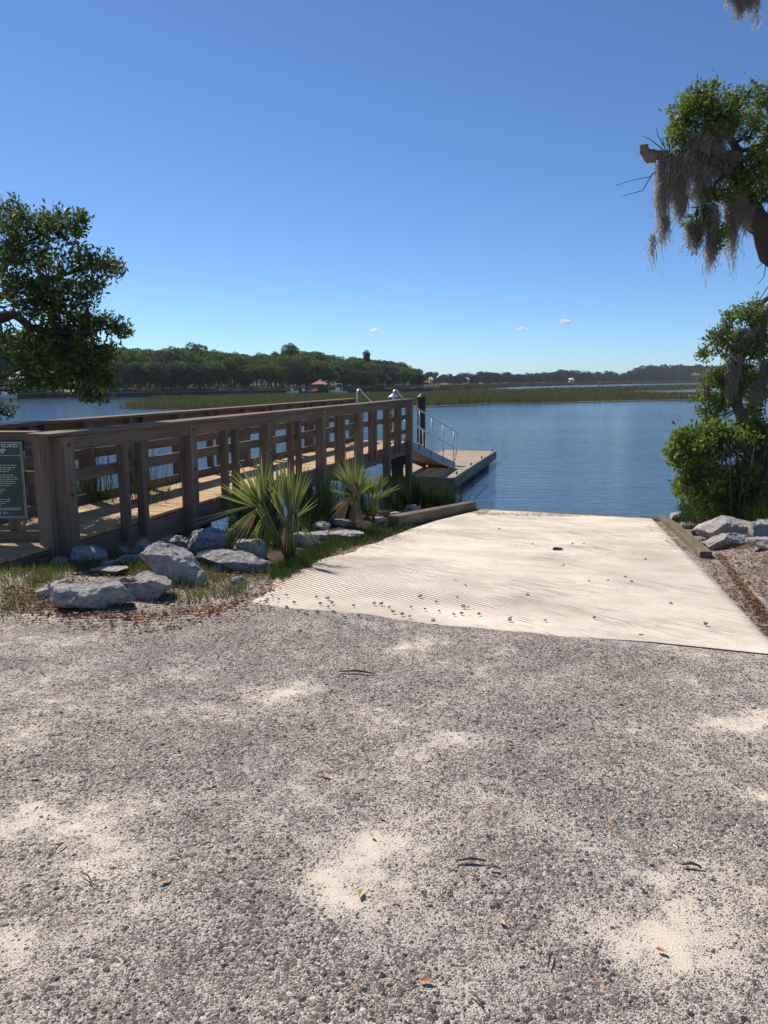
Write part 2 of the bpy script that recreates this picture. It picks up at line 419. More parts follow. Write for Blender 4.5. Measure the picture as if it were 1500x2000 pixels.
M['reed'] = leafmat('cordgrass', (.02, .04, .014), (.06, .095, .03), (.13, .14, .06), .35, .6, .2)
M['marsh'] = leafmat('marsh_grass', (.055, .062, .024), (.15, .155, .052), (.27, .22, .10), .3, .8, .1)
M['marsh_brown'] = leafmat('brown_marsh_grass', (.08, .065, .035), (.145, .115, .06), (.19, .14, .08), .2, .8, .1)
M['litter'] = leafmat('dry_leaves', (.10, .045, .025), (.26, .12, .06), (.50, .38, .25), .2, .7, .2)
M['straw'] = leafmat('tidal_wrack', (.11, .075, .045), (.24, .17, .10), (.40, .31, .20), .1, .8, .2)
M['lawn'] = simple('lawn', (.14, .20, .04), .95, 0, .3, 2)
M['marsh_mud'] = simple('marsh_floor', (.085, .088, .032), 1.0, 0, .3, .2)
M['shore_soil'] = simple('shore_soil', (.05, .05, .025), 1.0, 0, .4, .3)

def soil_brown(name, c): return simple(name, c, 1.0, 0, .3, .3)
# ---------------------------------------------------------------- ground sheet
def axis(segs):
    out = []
    for a, b, st in segs: out += list(np.arange(a, b, st))
    return np.array(sorted(set(np.round(out, 4))))
def geo(a, b, s0, g=1.35):
    o = []; x = a; st = s0
    while x < b: o.append(x); x += st; st *= g
    o.append(b); return o
xs = np.array(sorted(set([round(-v, 4) for v in geo(9, 1500, .3)] + list(np.round(np.arange(-9, -3.2, .1), 4)) + list(np.round(np.arange(-3.2, 3.2, .035), 4)) + list(np.round(np.arange(3.2, 10, .1), 4)) + [round(v, 4) for v in geo(10, 1500, .3)])))
ys = np.array(sorted(set([round(-v, 4) for v in geo(0, 900, .4)] + list(np.round(np.arange(0, 1.2, .15), 4)) + list(np.round(np.arange(1.2, 5.6, .035), 4)) + list(np.round(np.arange(5.6, 20, .09), 4)) + [round(v, 4) for v in geo(20, 1500, .4)])))
GX, GY = np.meshgrid(xs, ys); GZ = zt(GX, GY)
SANDS = [(730, 1600, 45, 40, .75), (715, 1665, 60, 40, 1.0), (690, 1720, 60, 35, 1.05), (655, 1765, 45, 28, .9), (785, 1690, 55, 18, .85), (850, 1450, 60, 24, .8), (562, 1348, 50, 14, .9), (700, 1385, 80, 16, .5),
         (170, 1660, 130, 60, .75), (60, 1600, 70, 40, .6), (280, 1590, 60, 40, .6), (1340, 1800, 130, 55, 1.0), (1400, 1850, 80, 50, .9), (1240, 1830, 90, 40, .8), (1330, 1720, 100, 30, .6), (1420, 1400, 90, 14, .7),
         (1060, 1630, 70, 30, .55), (960, 1560, 60, 25, .35), (30, 1900, 60, 60, .7), (230, 1760, 80, 40, .45), (560, 1560, 70, 30, .45), (820, 1250, 60, 10, .6), (1020, 1900, 60, 30, .4), (1480, 1560, 60, 30, .5)]
# world-space sand drifts
sd = []
for (px, py, rx, ry, a) in SANDS:
    c = atz(px, py, 0.0); ex = atz(px+rx, py, 0.0); ey = atz(px, py-ry, 0.0)
    sd.append((c[0], c[1], abs(ex[0]-c[0]), abs(ey[1]-c[1]), a))
def sandf(x, y):
    s = np.zeros_like(x)
    wx = x+.06*np.sin(y*9+x*3)+.03*np.sin(y*23); wy = y+.07*np.sin(x*8+1)+.03*np.sin(x*19)
    for cx, cy, rx, ry, a in sd:
        q = ((wx-cx)/rx)**2+((wy-cy)/ry)**2; s = np.maximum(s, a*(.55*np.exp(-q*1.1)+.45*np.exp(-q*.32)))
    return s
S_, T_ = ST(GX, GY)
def soilf(x, y):
    s, t = ST(x, y)
    L = sstep(-t+.35*np.sin(s*2.1), 2.7, 3.5)*sstep(s+.25*np.sin(t*2.7), 5.05, 5.75)
    Rr = sstep(t, .75, 1.3)*sstep(s, 9.6, 11.2)*.72
    R2 = sstep(t, .65, .85)*(1-sstep(t, .95, 1.15))*sstep(s, 5.2, 6)*.35
    return np.maximum(np.maximum(L, Rr), R2)
gi = np.arange(len(xs)*len(ys)).reshape(len(ys), len(xs))
gf = np.stack([gi[:-1, :-1], gi[:-1, 1:], gi[1:, 1:], gi[1:, :-1]], -1).reshape(-1, 4)
ground = npmesh('ground', np.stack([GX, GY, GZ], -1).reshape(-1, 3), gf, M['ground'], smooth=True,
                attrs={'sand': sandf(GX, GY).ravel(), 'soil': soilf(GX, GY).ravel()})
tag(ground, kind='structure')
# water sheet
mb = MB(); mb.poly([(-1550, -40, WATER), (1550, -40, WATER), (1550, 3000, WATER), (-1550, 3000, WATER)])
tag(mb.build('water', M['water']), kind='structure')
# concrete ramp: slab with irregular left edge
ss = np.arange(4.45, 18.6, .06); tt = np.linspace(0, 1, 60)
def ramp_edges(s):
    l = np.interp(s, [4.3, 4.55, 5.6, 6.8, 8.3, 11.2, 13], [-2.5, -2.6, -2.98, -3.15, -3.2, -3.45, -3.55]) + .04*np.sin(s*5)*(1-sstep(s, 8, 11)) 
    r = .88 - .052*(s-5)
    return l, r
SS, TT = np.meshgrid(ss, tt); lo, hi = ramp_edges(SS); TC = lo+(hi-lo)*TT
wob = .10*np.sin(TC*2.3)+.05*np.sin(TC*6.1)+.02*np.sin(TC*17) 
near = (1-sstep(SS, 4.45, 4.9)); 
SC = SS + near*(.25+wob*.6+ .09*(TC+1.3)) 
RX, RY = XY(SC, TC); RZ = plane_z(SC)+.012; _b = 1-sstep(SC, 5.3, 6.2); RZ = RZ*(1-_b)+(zt(RX, RY)+.007)*_b
edge = sstep(np.abs(TT-.5)*2, .985, 1.0)
RZ = RZ - .06*edge - .018*(1-sstep(SS, 4.45, 4.85))
Z0 = RZ
ri = np.arange(SS.size).reshape(SS.shape); rf = np.stack([ri[:-1, :-1], ri[1:, :-1], ri[1:, 1:], ri[:-1, 1:]], -1).reshape(-1, 4)
dirt = np.exp(-(((TC+3.0)/1.1)**2+((SC-6.3)/1.3)**2))*1.0 + .7*np.exp(-(((TC+1.6)/1.0)**2+((SC-5.6)/.35)**2)) + .5*np.exp(-(((TC-.3)/.5)**2+((SC-8.5)/2.5)**2))
ramp = npmesh('boat_ramp', np.stack([RX, RY, RZ], -1).reshape(-1, 3), rf, M['concrete'], attrs={'dirt': dirt.ravel(), 'wet': sstep(SC, 16.6, 17.5).ravel()})
tag(ramp, kind='structure')

# ---------------------------------------------------------------- scatter helpers
def in_poly(px, py, poly):
    ins = np.zeros(px.shape, bool); n = len(poly)
    for i in range(n):
        x0, y0 = poly[i]; x1, y1 = poly[(i+1) % n]
        c = ((y0 > py) != (y1 > py)) & (px < (x1-x0)*(py-y0)/((y1-y0)+1e-9)+x0)
        ins ^= c
    return ins
def sample_poly(poly, n):
    P = np.array(poly, float); out = []
    lo, hi = P.min(0), P.max(0); got = 0
    while got < n:
        q = rng.uniform(lo, hi, (n*2, 2)); q = q[in_poly(q[:, 0], q[:, 1], poly)]; out.append(q); got += len(q)
    return np.concatenate(out)[:n]
def blades(P, hgt, wid, lean=.35, seg=3, hvar=.4, bend=.5):
    """tapered curved blades at points P (N,3)"""
    n = len(P); h = hgt*(1+rng.uniform(-hvar, hvar, n)); az = rng.uniform(0, 2*np.pi, n); ln = rng.uniform(0, lean, n)
    fa = rng.uniform(0, 2*np.pi, n); W = np.broadcast_to(wid, (n,))*rng.uniform(.6, 1.3, n)
    side = np.stack([np.cos(fa), np.sin(fa), 0*fa], -1); d = np.stack([np.cos(az), np.sin(az), 0*az], -1)
    vs = []
    for k in range(seg+1):
        t = k/seg; ww = W*(1-t)**.7*.5 + 1e-4
        c = P + d*(h*(ln*t+bend*ln*t*t))[:, None] + np.array([0, 0, 1.0])*(h*(t-.25*ln*t*t))[:, None]
        vs += [c-side*ww[:, None], c+side*ww[:, None]]
    V = np.stack(vs, 1).reshape(-1, 3); m = 2*(seg+1); b = np.arange(n)*m
    F = np.concatenate([np.stack([b+2*k, b+2*k+1, b+2*k+3, b+2*k+2], -1) for k in range(seg)])
    return V, F
def randdirs(n):
    v = rng.normal(size=(n, 3)); return v/np.linalg.norm(v, axis=1, keepdims=True)
def leaves(P, D, L, W, fold=.25):
    """pointed leaves (two quads sharing a midrib would double cost: use a rhomboid quad) base at P along D"""
    n = len(P); up = randdirs(n); S = np.cross(D, up); S /= np.linalg.norm(S, axis=1, keepdims=True)+1e-9
    N = np.cross(S, D); L = np.broadcast_to(L, (n,))[:, None]; W = np.broadcast_to(W, (n,))[:, None]
    v0 = P; v1 = P+D*L*.5+S*W*.5+N*L*.06; v2 = P+D*L; v3 = P+D*L*.5-S*W*.5+N*L*.06
    V = np.stack([v0, v1, v2, v3], 1).reshape(-1, 3); b = np.arange(n)*4
    return V, np.stack([b, b+1, b+2, b+3], -1)
def merge(lst):
    V = []; F = []; o = 0
    for v, f in lst: V.append(v); F.append(f+o); o += len(v)
    return np.concatenate(V), np.concatenate(F)
def tubes_np(segs, n=4):
    """segs: (A (N,3), B(N,3), ra, rb) thin straight tubes"""
    A, B, ra, rb = segs; N = len(A); D = B-A; D /= np.linalg.norm(D, axis=1, keepdims=True)+1e-9
    up = np.where(np.abs(D[:, 2:3]) > .9, np.array([[1., 0, 0]]), np.array([[0., 0, 1]]))
    X = np.cross(D, up); X /= np.linalg.norm(X, axis=1, keepdims=True); Y = np.cross(D, X); vs = []
    for P, r in ((A, ra), (B, rb)):
        for k in range(n):
            a = 2*np.pi*k/n; vs.append(P+(X*np.cos(a)+Y*np.sin(a))*np.broadcast_to(r, (N,))[:, None])
    V = np.stack(vs, 1).reshape(-1, 3); b = np.arange(N)*2*n
    F = np.concatenate([np.stack([b+k, b+(k+1) % n, b+n+(k+1) % n, b+n+k], -1) for k in range(n)])
    return V, F

# ---------------------------------------------------------------- pier
P0 = Vector((-3.12, 7.40, 0)); PE = Vector((.2947, .9556, 0)); PN = Vector((-.9556, .2947, 0))
DZ = .035; CAPZ = 1.105; PWID = 1.30; AEND = 12.45
def PF(a, b, z): return P0 + PE*a + PN*b + Vector((0, 0, z))
pier = thing('wooden_pier', 'long brown timber boardwalk with railings and a sunlit yellow plank deck', 'boardwalk', tuple(PF(6, .6, -.6)))
deck = MB()
pw = .138; a = -1.35
while a < AEND+.05:
    gap = .007; b1 = PWID+.02 if a > .42 else 4.2
    b0 = -.02+random.uniform(-.012, .012); w_ = pw-gap
    deck.beam(PF(a+pw/2, b0, DZ-.019+random.uniform(-.0025, .0025)), PF(a+pw/2, b1, DZ-.019+random.uniform(-.0025, .0025)), w_, .036)
    a += pw
deck.build('deck', M['deck_wood'], pier, bevel=.003)
posts_a = [-.09, 2.14, 4.30, 6.49, 8.54, 10.50, 12.40]
def near_ground(a, b):
    p = PF(a, b, 0); return float(zt(p.x, p.y))
for side, b in (('near', -.02), ('far', PWID+.02)):
    sgn = -1 if side == 'near' else 1
    for i, pa in enumerate(posts_a):
        if side == 'far' and i == 0: pa = .42
        zb = max(near_ground(pa, b), -2.6)-.2
        pm = MB(); pm.beam(PF(pa, b+sgn*.075, zb), PF(pa, b+sgn*.075, CAPZ-.045), .155, .155, up=PE, jit=.003)
        pm.build('post', M['post_wood'], pier, bevel=.006)
        for zq in (.98, .50):
            bt = MB(); bp = PF(pa, b+sgn*.1525, zq); bt.tube([bp, bp+PN*sgn*.012], .016, 8); bt.build('bolt', M['black'], pier)
        if i == 0 and side == 'near':
            pm = MB(); pm.beam(PF(pa-.105, b+.035, zb), PF(pa-.105, b+.035, CAPZ-.045), .15, .15, up=PE, jit=.003)
            pm.build('post', M['post_wood'], pier, bevel=.006)
    for i in range(6):
        a0, a1 = posts_a[i], posts_a[i+1]
        if side == 'far' and i == 0: a0 = .42
        for fr in (.42, .565):
            aa = a0+(a1-a0)*fr
            m_ = MB(); m_.beam(PF(aa, b+sgn*.06, DZ-.17), PF(aa, b+sgn*.06, CAPZ-.045), .088, .088, up=PE, jit=.002)
            m_.build('baluster', M['old_wood'], pier, bevel=.004)
        m_ = MB(); m_.beam(PF(a0+.078, b+sgn*.125, CAPZ-.115), PF(a1-.078, b+sgn*.125, CAPZ-.115), .036, .14, jit=.002)
        m_.build('top_rail', M['old_wood'], pier, bevel=.003)
        m_ = MB(); m_.beam(PF(a0+.078, b-sgn*.005, .655), PF(a1-.078, b-sgn*.005, .655), .036, .118, jit=.002)
        m_.build('middle_rail', M['old_wood'], pier, bevel=.003)
        if side == 'far' or i >= 5:
            m_ = MB(); m_.beam(PF(a0+.078, b-sgn*.005, .30 if side == 'near' else .095), PF(a1-.078, b-sgn*.005, .30 if side == 'near' else .095), .036, .115, jit=.002)
            m_.build('lower_rail', M['old_wood'], pier, bevel=.003)
    cuts = [posts_a[0]-.3, 4.30, 8.54, 12.50] if side == 'near' else [.34, 6.49, 12.48]
    for c0, c1 in zip(cuts[:-1], cuts[1:]):
        m_ = MB(); m_.beam(PF(c0+.002, b+sgn*.055, CAPZ-.020), PF(c1-.002, b+sgn*.055, CAPZ-.020), .235, .038, jit=.002)
        m_.build('rail_cap', M['old_wood'], pier, bevel=.004)
# stringers and bents below the deck
for b in (-.01, .65, PWID+.01):
    for a0, a1 in ((-1.3, 4.3), (4.305, 8.54), (8.545, 12.4)):
        m_ = MB(); m_.beam(PF(a0, b, DZ-.04-.14), PF(a1, b, DZ-.04-.14), .05, .27, jit=.002)
        m_.build('stringer', M['post_wood'], pier, bevel=.004)
for b in (2.0, 3.0, 4.1):
    m_ = MB(); m_.beam(PF(-1.3, b, DZ-.18), PF(.4, b, DZ-.18), .05, .27); m_.build('stringer', M['post_wood'], pier)
m_ = MB(); m_.beam(PF(-1.335, 0.02, DZ-.18), PF(-1.335, 4.1, DZ-.18), .02, .27); m_.build('end_board', M['old_wood'], pier)
for pa in (4.3, 8.54, 11.9):
    m_ = MB(); m_.beam(PF(pa+.12, -.15, DZ-.04-.28-.10), PF(pa+.12, PWID+.15, DZ-.04-.28-.10), .10, .2); m_.build('cross_beam', M['dark_wood'], pier, bevel=.004)
    for b in (.12, PWID-.12):
        zb = min(near_ground(pa, b), WATER)-.6
        m_ = MB(); m_.tube([PF(pa+.22, b, zb), PF(pa+.22, b, DZ-.42)], .15, 14); m_.build('pile', M['pile_wood'], pier)
# rail that carries the sign, running left from the corner post
SX0, SX1, SY = -3.22, -5.9, 7.36
for xx in (-4.35, -5.55):
    m_ = MB(); m_.beam((xx, SY+.02, -.3), (xx, SY+.02, CAPZ-.045), .14, .14); m_.build('post', M['post_wood'], pier, bevel=.006)
for xx in (-3.62, -3.98, -4.75, -5.1):
    m_ = MB(); m_.beam((xx, SY+.04, DZ), (xx, SY+.04, CAPZ-.045), .088, .088); m_.build('baluster', M['old_wood'], pier, bevel=.004)
for zz, hh, nm in ((CAPZ-.115, .14, 'top_rail'), (.655, .14, 'middle_rail'), (.09, .10, 'lower_rail')):
    m_ = MB(); m_.beam((SX0-.05, SY-.03, zz), (SX1, SY-.03, zz), .036, hh); m_.build(nm, M['old_wood'], pier, bevel=.003)
m_ = MB(); m_.beam((SX0-.09, SY, CAPZ-.022), (SX1, SY, CAPZ-.022), .18, .038); m_.build('rail_cap', M['old_wood'], pier, bevel=.004)
# far rail of the approach
pa0 = PF(.30, PWID+.16, 0); pa1 = PF(.30, 4.1, 0)
for zz, hh, nm in ((CAPZ-.115, .14, 'top_rail'), (.655, .14, 'middle_rail'), (.135, .13, 'lower_rail')):
    m_ = MB(); m_.beam(pa0+Vector((0, 0, zz)), pa1+Vector((0, 0, zz)), .036, hh); m_.build(nm, M['old_wood'], pier, bevel=.003)
m_ = MB(); m_.beam(PF(.30, PWID+.18, CAPZ-.02), PF(.30, 4.1, CAPZ-.02), .18, .038); m_.build('rail_cap', M['old_wood'], pier, bevel=.004)
for b in (2.4, 3.2, 4.0):
    m_ = MB(); m_.beam(PF(.37, b, -1.6), PF(.37, b, CAPZ-.045), .12, .12, up=PE); m_.build('post', M['post_wood'], pier, bevel=.006)
# ---------------------------------------------------------------- sign
SGY = SY-.075; sx1 = at(50, 940, SGY).x; sxw = .60
sign = thing('rules_sign', 'dark green notice board with white lettering, hung on the left end of the boardwalk railing', 'sign', (sx1-sxw/2, SGY, .27))
z0, z1 = .265, 1.015
m_ = MB(); m_.beam((sx1, SGY, (z0+z1)/2), (sx1-sxw, SGY, (z0+z1)/2), .006, z1-z0); m_.build('panel', M['sign_green'], sign, bevel=.002)
fr = MB(); yb = SGY-.0042
def bar(x0_, x1_, za, zb): fr.beam((x0_, yb, (za+zb)/2), (x1_, yb, (za+zb)/2), .002, zb-za)
for ins, t_ in ((.010, .005), (.026, .0025)):
    bar(sx1-ins, sx1-sxw+ins, z1-ins-t_, z1-ins); bar(sx1-ins, sx1-sxw+ins, z0+ins, z0+ins+t_)
    bar(sx1-ins, sx1-ins-t_, z0+ins+t_, z1-ins-t_); bar(sx1-sxw+ins+t_, sx1-sxw+ins, z0+ins+t_, z1-ins-t_)
bar(sx1-.03, sx1-sxw+.03, z1-.140, z1-.136)
fr.build('border', M['sign_white'], sign)
def text(body, xr, z, size, name='lettering', align='CENTER'):
    cu = bpy.data.curves.new(name, 'FONT'); cu.body = body; cu.size = size; cu.align_x = align; cu.extrude = .0008; cu.offset = size*.012
    to = bpy.data.objects.new(name, cu); COL.objects.link(to)
    dg = bpy.context.evaluated_depsgraph_get(); me = bpy.data.meshes.new_from_object(to.evaluated_get(dg))
    bpy.data.objects.remove(to); bpy.data.curves.remove(cu)
    o = link(name, me, M['sign_white'], sign); o.rotation_euler = (math.pi/2, 0, 0)
    o.location = Vector((xr, yb, z)) - WL[sign.name]; return o
cxs = sx1-sxw/2
text('DISTANT ISLAND', sx1-.045, z1-.060, .047, align='RIGHT')
text('BOAT RAMP', sx1-.165, z1-.118, .066, align='RIGHT')
text('RULES', sx1-.262, z1-.185, .040, align='RIGHT')
text('IN CASE OF EMERGENCY', sx1-.060, z0+.085, .036, align='RIGHT')
text('CALL 911', sx1-.185, z0+.045, .036, align='RIGHT')
ll = MB(); 
rows = [(.230, .075), (.252, .09), (.270, .13), (.290, .15), (.325, .11), (.345, .08), (.365, .07), (.385, .09), (.405, .10), (.425, .14), (.462, .20), (.480, .22), (.500, .24), (.560, .16), (.580, .17), (.600, .21), (.62, .25)]
rr = random.Random(3)
for k_, (dz_, rin) in enumerate(rows):
    if k_ in (4, 10, 13): ll.build('small_print', M['sign_white'], sign); ll = MB()
    x = sx1-rin
    while x > sx1-sxw+.05:
        w_ = rr.uniform(.012, .04)
        if x-w_ < sx1-sxw+.045: break
        ll.beam((x, yb, z1-dz_), (x-w_, yb, z1-dz_), .0015, rr.uniform(.0055, .0075)); x -= w_+.008
ll.build('small_print', M['sign_white'], sign)

# ---------------------------------------------------------------- gangway, floating dock, pilings
GA = PF(11.7, 0, 0)
gang = thing('metal_gangway', 'aluminium gangway with pipe handrails sloping from the boardwalk down to the floating dock', 'gangway', tuple(PF(14, .6, -.9)))
DOCKZ = -1.02
GE = Vector((.425, .905, 0)); GN = Vector((-.905, .425, 0)); GO = PF(12.5, .03, 0); GL = 3.65; GWd = .92
def GF(a, b, z):  # a along, z above sloping walking line
    t = a/GL; return GO+GE*a+GN*b+Vector((0, 0, DZ-.02+(DOCKZ+.10-DZ)*t+z))
for b in (0, GWd):
    m_ = MB(); m_.beam(GF(-.1, b, -.02), GF(GL, b, -.02), .05, .22); m_.build('side_beam', M['grey_metal'], gang, bevel=.004)
    m_ = MB(); bo = b+(-.03 if b == 0 else .03)
    top = [GF(-.15, bo, .45), GF(-.72, bo, .75-.16), GF(-.92, bo, .90-.16), GF(-.93, bo, 1.03-.18), GF(-.78, bo, 1.10-.16), GF(-.5, bo, 1.09-.09)]
    # upper loop, sloping handrail, lower loop
    slope = (DOCKZ+.10-DZ)/GL
    loop = []
    for k in range(9):
        an = math.pi*(1.0-k/8*.75); loop.append(GF(-.62+.17*math.cos(an), bo, .98+.17*math.sin(an)+slope*.62*0))
    pts = [GF(-.80, bo, .1), GF(-.80, bo, .55)] + loop + [GF(0, bo, 1.0)] + [GF(GL-.12, bo, 1.0)]
    end = [GF(GL-.02+.13*math.sin(k/6*math.pi*.55), bo, .88+.13*math.cos(k/6*math.pi*.55)-.02) for k in range(7)]
    pts += end + [GF(GL+.08, bo, .45), GF(GL-.02, bo, .22), GF(GL-.14, bo, .1)]
    m_.tube(pts, .021, 10)
    m_.build('handrail', M['metal'], gang, smooth=True)
    m_ = MB(); m_.tube([GF(-.1, bo, .52), GF(GL-.16, bo, .52)], .016, 8); m_.build('middle_pipe', M['metal'], gang, smooth=True)
    for k in range(5):
        aa = -.02+(GL-.14)*k/4
        m_ = MB(); m_.tube([GF(aa, bo, -.05), GF(aa, bo, 1.0)], .017, 8); m_.build('baluster', M['metal'], gang, smooth=True)
m_ = MB()
a = 0.0
while a < GL:
    m_.beam(GF(a+.07, .03, -.02), GF(a+.07, GWd-.03, -.02), .13, .03, up=(GF(1, 0, 0)-GF(0, 0, 0)).cross(GN)*-1); a += .142
m_.build('tread', M['dock_wood'], gang)
m_ = MB(); m_.poly([GF(GL, 0.02, -.01), GF(GL, GWd-.02, -.01), GF(GL+.42, GWd-.02, -.085), GF(GL+.42, 0.02, -.085)]); 
m_.poly([GF(GL, 0.02, -.02), GF(GL+.42, 0.02, -.095), GF(GL+.42, GWd-.02, -.095), GF(GL, GWd-.02, -.02)])
m_.build('hinge_plate', M['grey_metal'], gang)
# floating dock: corner points
DR0 = atz(887, 934, DOCKZ); DR1 = atz(969, 881, DOCKZ)
DO = Vector((float(DR0[0]), float(DR0[1]), DOCKZ)); DE = Vector((float(DR1[0]-DR0[0]), float(DR1[1]-DR0[1]), 0)); DL = DE.length; DE.normalize()
DN = Vector((-DE.y, DE.x, 0)); DWd = 2.0
def DF(a, b, z): return DO+DE*a+DN*b+Vector((0, 0, z))
dock = thing('floating_dock', 'floating wooden dock with pale planks and timber sides at the foot of the gangway', 'dock', tuple(DF(DL/2, DWd/2, -.38)))
m_ = MB(); a = 0.03
while a < DL-.1:
    m_.beam(DF(a+.07, .06, -.02+random.uniform(-.003, .003)), DF(a+.07, DWd-.06, -.02+random.uniform(-.003, .003)), .136, .036); a += .143
m_.build('deck', M['dock_wood'], dock, bevel=.003)
for b in (0.02, DWd-.02):
    m_ = MB(); m_.beam(DF(0, b, -.13), DF(DL, b, -.13), .07, .30, jit=.003); m_.build('side_timber', M['grey_wood'], dock, bevel=.006)
for a in (.0, DL-.0):
    m_ = MB(); m_.beam(DF(a, .06, -.135), DF(a, DWd-.06, -.135), .07, .29); m_.build('end_timber', M['grey_wood'], dock, bevel=.006)
for k in range(4):
    a0 = .4+k*(DL-.8)/4
    m_ = MB(); m_.beam(DF(a0, DWd/2, -.40), DF(a0+1.4, DWd/2, -.40), DWd-.25, .22); m_.build('float', M['black'], dock, bevel=.02)
for (a, b) in ((.9, .1), (DL*.40, .1), (DL*.66, .1), (DL-.25, .1), (DL-.3, DWd-.1), (DL*.5, DWd-.1)):
    m_ = MB()
    for q in (-.05, .05): m_.tube([DF(a+q, b, -.01), DF(a+q*.8, b, .05)], .014, 8)
    m_.tube([DF(a-.13, b, .045), DF(a-.06, b, .06), DF(a+.06, b, .06), DF(a+.13, b, .045)], [.009, .017, .017, .009], 8)
    m_.build('cleat', M['black'], dock, smooth=True)
def piling(px, Y, ytop, rad, label, mat):
    p = at(px, ytop, Y); t = thing('dock_piling', label, 'piling', (p.x, p.y, WATER-.5), 'round timber pilings beside the floating dock')
    m_ = MB(); m_.tube([(p.x, p.y, WATER-1.2), (p.x, p.y, -.3), (p.x+.01, p.y, p.z-.14)], [rad*1.05, rad, rad*.95], 18)
    m_.build('shaft', mat, t, smooth=False)
    m_ = MB(); m_.tube([(p.x, p.y, p.z-.15), (p.x, p.y, p.z-.11), (p.x, p.y, p.z)], [rad*1.08, rad*1.08, .01], 18); m_.build('cap', M['black'] if mat == M['pile_wood'] else M['grey_metal'], t)
    m_ = MB(); m_.tube([(p.x, p.y, DOCKZ+.2), (p.x, p.y, DOCKZ+.24)], rad*1.04, 18, cap=False); m_.build('collar', M['black'], t)
    return t
piling(823, 24.4, 768, .135, 'dark round piling with a pointed cap standing behind the gangway handrail', M['pile_wood'])
piling(768, 26.0, 768, .155, 'greyish round piling with a pale cap, mostly hidden behind the last boardwalk posts', M['grey_wood'])

# ---------------------------------------------------------------- timbers along the ramp
def timber(pts, w_, h_, label, mat):
    c = (pts[0]+pts[-1])/2; t = thing('edge_timber', label, 'timber', tuple(c), None)
    m_ = MB()
    for i in range(len(pts)-1): m_.beam(pts[i], pts[i+1], w_, h_, jit=.006)
    m_.build('log', mat, t, bevel=.012); return t
def lp(s, t, dz): x, y = XY(s, t); return Vector((x, y, float(plane_z(np.array(s)))+dz))
timber([lp(11.3, -3.72, .09), lp(16.9, -3.68, .09)], .19, .20, 'weathered square timber edging the left side of the ramp near the water', M['log_wood'])
timber([lp(10.0, .76, .015), lp(12.6, .64, .03), lp(15.0, .53, .02), lp(17.3, .38, .03)], .15, .14, 'greenish square timber edging the right side of the ramp below the rocks', M['log_wood'])

# ---------------------------------------------------------------- rocks
def rock_mesh(name, W, D, H, seed, mat, parent=None, flat=.55, rough=1.0):
    r = random.Random(seed); bm = bmesh.new()
    for i in range(70):
        th = r.uniform(0, 2*math.pi); ph = math.acos(r.uniform(-1, 1))
        v = Vector((math.cos(th)*math.sin(ph), math.sin(th)*math.sin(ph), math.cos(ph)))
        v = Vector([math.copysign(abs(c)**flat, c) for c in v])
        v *= r.uniform(.93, 1.0)/max(abs(v.x), abs(v.y), abs(v.z)); bm.verts.new(v)
    geom = bmesh.ops.convex_hull(bm, input=bm.verts[:])
    bmesh.ops.delete(bm, geom=[g for g in geom['geom_interior'] if isinstance(g, bmesh.types.BMVert)], context='VERTS')
    for i in range(11):
        nrm = Vector((r.gauss(0, 1), r.gauss(0, 1), r.gauss(0, .8)+.25)).normalized(); dd = r.uniform(.58, .95)
        bmesh.ops.bisect_plane(bm, geom=bm.verts[:]+bm.edges[:]+bm.faces[:], plane_co=nrm*dd, plane_no=nrm, clear_outer=True)
        bmesh.ops.holes_fill(bm, edges=[e for e in bm.edges if e.is_boundary])
    lo = Vector([min(v.co[k] for v in bm.verts) for k in range(3)]); hi = Vector([max(v.co[k] for v in bm.verts) for k in range(3)])
    for v in bm.verts:
        q = Vector([(v.co[k]-lo[k])/(hi[k]-lo[k])-.5 for k in range(3)]); v.co = Vector((q.x*W, q.y*D, q.z*H))
    bmesh.ops.dissolve_limit(bm, angle_limit=R(12), verts=bm.verts[:], edges=bm.edges[:])
    bmesh.ops.bevel(bm, geom=bm.edges[:], offset=min(W, D, H)*.03, segments=1, affect='EDGES')
    bmesh.ops.triangulate(bm, faces=bm.faces[:])
    for it in range(5):
        L = max(W, H)*.06
        es = [e for e in bm.edges if e.calc_length() > L]
        if not es: break
        bmesh.ops.subdivide_edges(bm, edges=es, cuts=1); bmesh.ops.triangulate(bm, faces=[f for f in bm.faces if len(f.verts) > 3])
    off = Vector((seed*3.1, seed*1.7, 0)); mn = min(W, D, H)
    bm.normal_update()
    for v in bm.verts:
        p = v.co
        n = mnoise.noise(p/(mn*.9)+off)*.12 + mnoise.noise(p/(mn*.30)+off)*.06 - abs(mnoise.noise(p/(mn*.55)-off))*.12 + mnoise.noise(p/(mn*.12)+off)*.042
        v.co = p + v.normal*n*mn*rough*.9
    me = bpy.data.meshes.new(name); bm.to_mesh(me); bm.free()
    return me
NR = 0
def rock(x0, y0, x1, y1, label, mat='rock', seed=None, roll=0, depth=.75, tilt=0, group='riprap boulders', bury=.06, flat=.55, sub=True):
    global NR; NR += 1; seed = seed or NR*7+3
    b = hv((x0+x1)/2, y1-2); dist = b.y
    W = (x1-x0)/FOC*dist*1.02; Hp = (y1-y0)/FOC*dist; D = W*depth
    H = max(Hp - .17*D, Hp*.6)*1.12
    me = rock_mesh('rock', W, D, H, seed, M[mat]); me.materials.append(M[mat])
    o = bpy.data.objects.new('boulder', me); COL.objects.link(o)
    o.location = (b.x*(1+D*.4/dist), b.y+D*.38, float(b.z)+H/2-H*bury)
    o.rotation_euler = (R(tilt), R(roll), random.Random(seed).uniform(-.25, .25))
    tag(o, label, 'rock', group); return o
G1 = 'grey boulders between the boardwalk and the ramp'
rock(88, 1128, 272, 1199, 'long low grey boulder, the nearest one, lying at the edge of the gravel', seed=61, depth=.5, roll=-5, flat=.35, group=G1, bury=.08)
